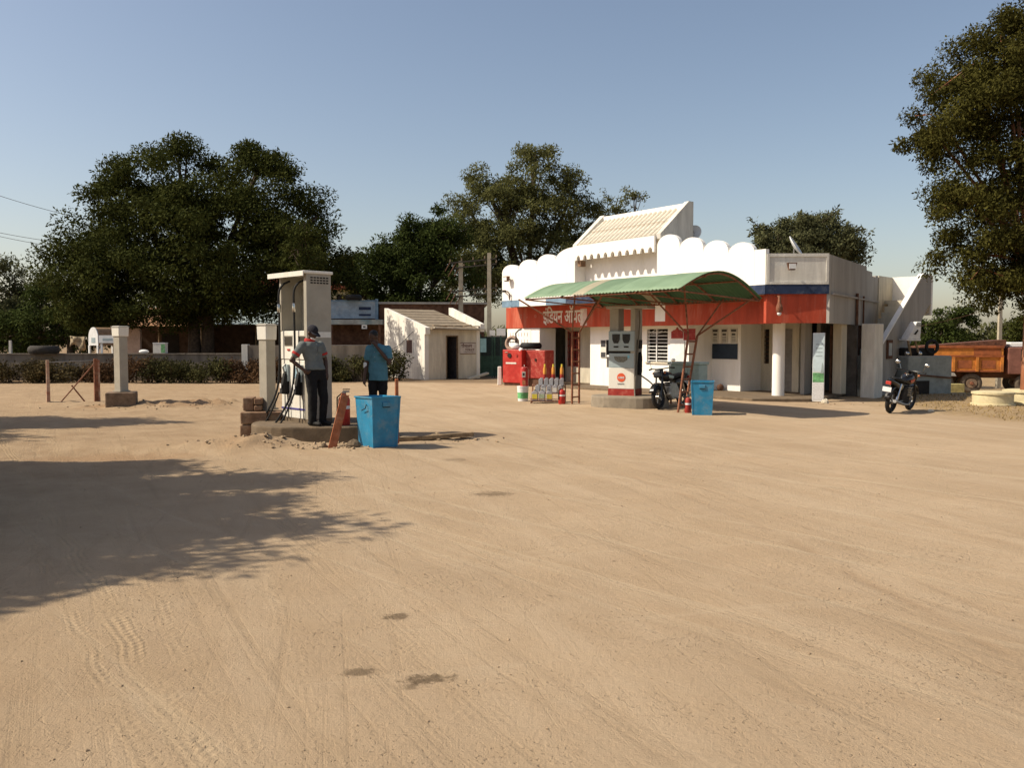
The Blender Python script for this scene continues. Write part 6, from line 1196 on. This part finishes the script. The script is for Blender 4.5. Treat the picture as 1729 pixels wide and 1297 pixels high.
# ------------------------------------------------------------------ hedge and bushes
LH = leafmat('dry hedge leaf', (.035, .030, .014), (.095, .070, .030), .15); LHR = leafmat('russet hedge leaf', (.052, .030, .016), (.12, .068, .034), .15); LHG = leafmat('green hedge leaf', (.032, .034, .013), (.075, .07, .026), .15)
def bush(label, x0, x1, y, hmax, seed, mat, n, dens=90, name='hedge_bush', wid=.55):
    rs = np.random.RandomState(seed); t_ = thing(name, label, 'bush', ((x0 + x1) / 2, y, 0)); cx = rs.uniform(x0, x1, n) - (x0 + x1) / 2; cz = rs.uniform(.15, hmax - .25, n); cy = rs.normal(0, wid * .6, n)
    V = leaf_cloud(np.stack([cx, cy, cz], 1), np.tile([.42, .4, .3], (n, 1)), int(dens * 1.9), .115, rs, .0, .5); link('foliage', npmesh('foliage', V, np.arange(len(V)).reshape(-1, 4), mat), t_); b = MB()
    for k in range(0, n, 2): b.tube([(cx[k] * .98, cy[k] * .3, -.05), (cx[k], cy[k] * .7, cz[k] * .6), (cx[k] + .05, cy[k], cz[k] + .25)], [.02, .014, .006], 4)
    b.build('stems', BARK, t_); return t_
bush('dry olive hedge running behind the crossed barrier at the far left', -23.5, -17.3, 34.9, 1.0, 41, LH, 60)
bush('brownish hedge with russet leaves behind the lone meter post', -17.3, -14.6, 34.8, 1.1, 42, LHR, 26)
bush('thick dark green hedge between the lone post and the white pier', -14.8, -11.6, 34.8, 1.05, 43, LHG, 38)
bush('russet dry bush just left of the near pump', -11.8, -9.4, 34.9, 1.05, 44, LHR, 26)
bush('green bushes seen between the two attendants', -8.4, -6.2, 35.6, 1.15, 45, LHG, 30)
bush('rounded green bush at the foot of the toilet shed side wall', -6.3, -4.75, 37.0, 1.35, 46, LHG, 26)
# straw grass tufts on the right verge and hedge foot
rs = np.random.RandomState(9); n = 5200; x = rs.uniform(10.8, 16.5, n); y = rs.uniform(17.0, 27.5, n); keep = (y + .55 * x > 24.8 + rs.normal(0, .5, n)) & (rs.rand(n) < .55); x, y = x[keep], y[keep]; n = len(x); z = terrain(x, y); a = rs.rand(n) * 6.28; h = rs.uniform(.015, .06, n); dx, dy = np.cos(a) * .012, np.sin(a) * .012; bx_, by_ = rs.normal(0, .03, n), rs.normal(0, .03, n)
V = np.stack([np.stack([x - dx, y - dy, z], 1), np.stack([x + dx, y + dy, z], 1), np.stack([x + bx_ + dx * .3, y + by_ + dy * .3, z + h], 1), np.stack([x + bx_ - dx * .3, y + by_ - dy * .3, z + h], 1)], 1).reshape(-1, 3)
o = link('straw_grass', npmesh('straw_grass', V, np.arange(len(V)).reshape(-1, 4), leafmat('straw', (.22, .15, .06), (.36, .26, .11), .2))); tag(o, 'short dry straw grass on the right verge', 'grass', kind='stuff')
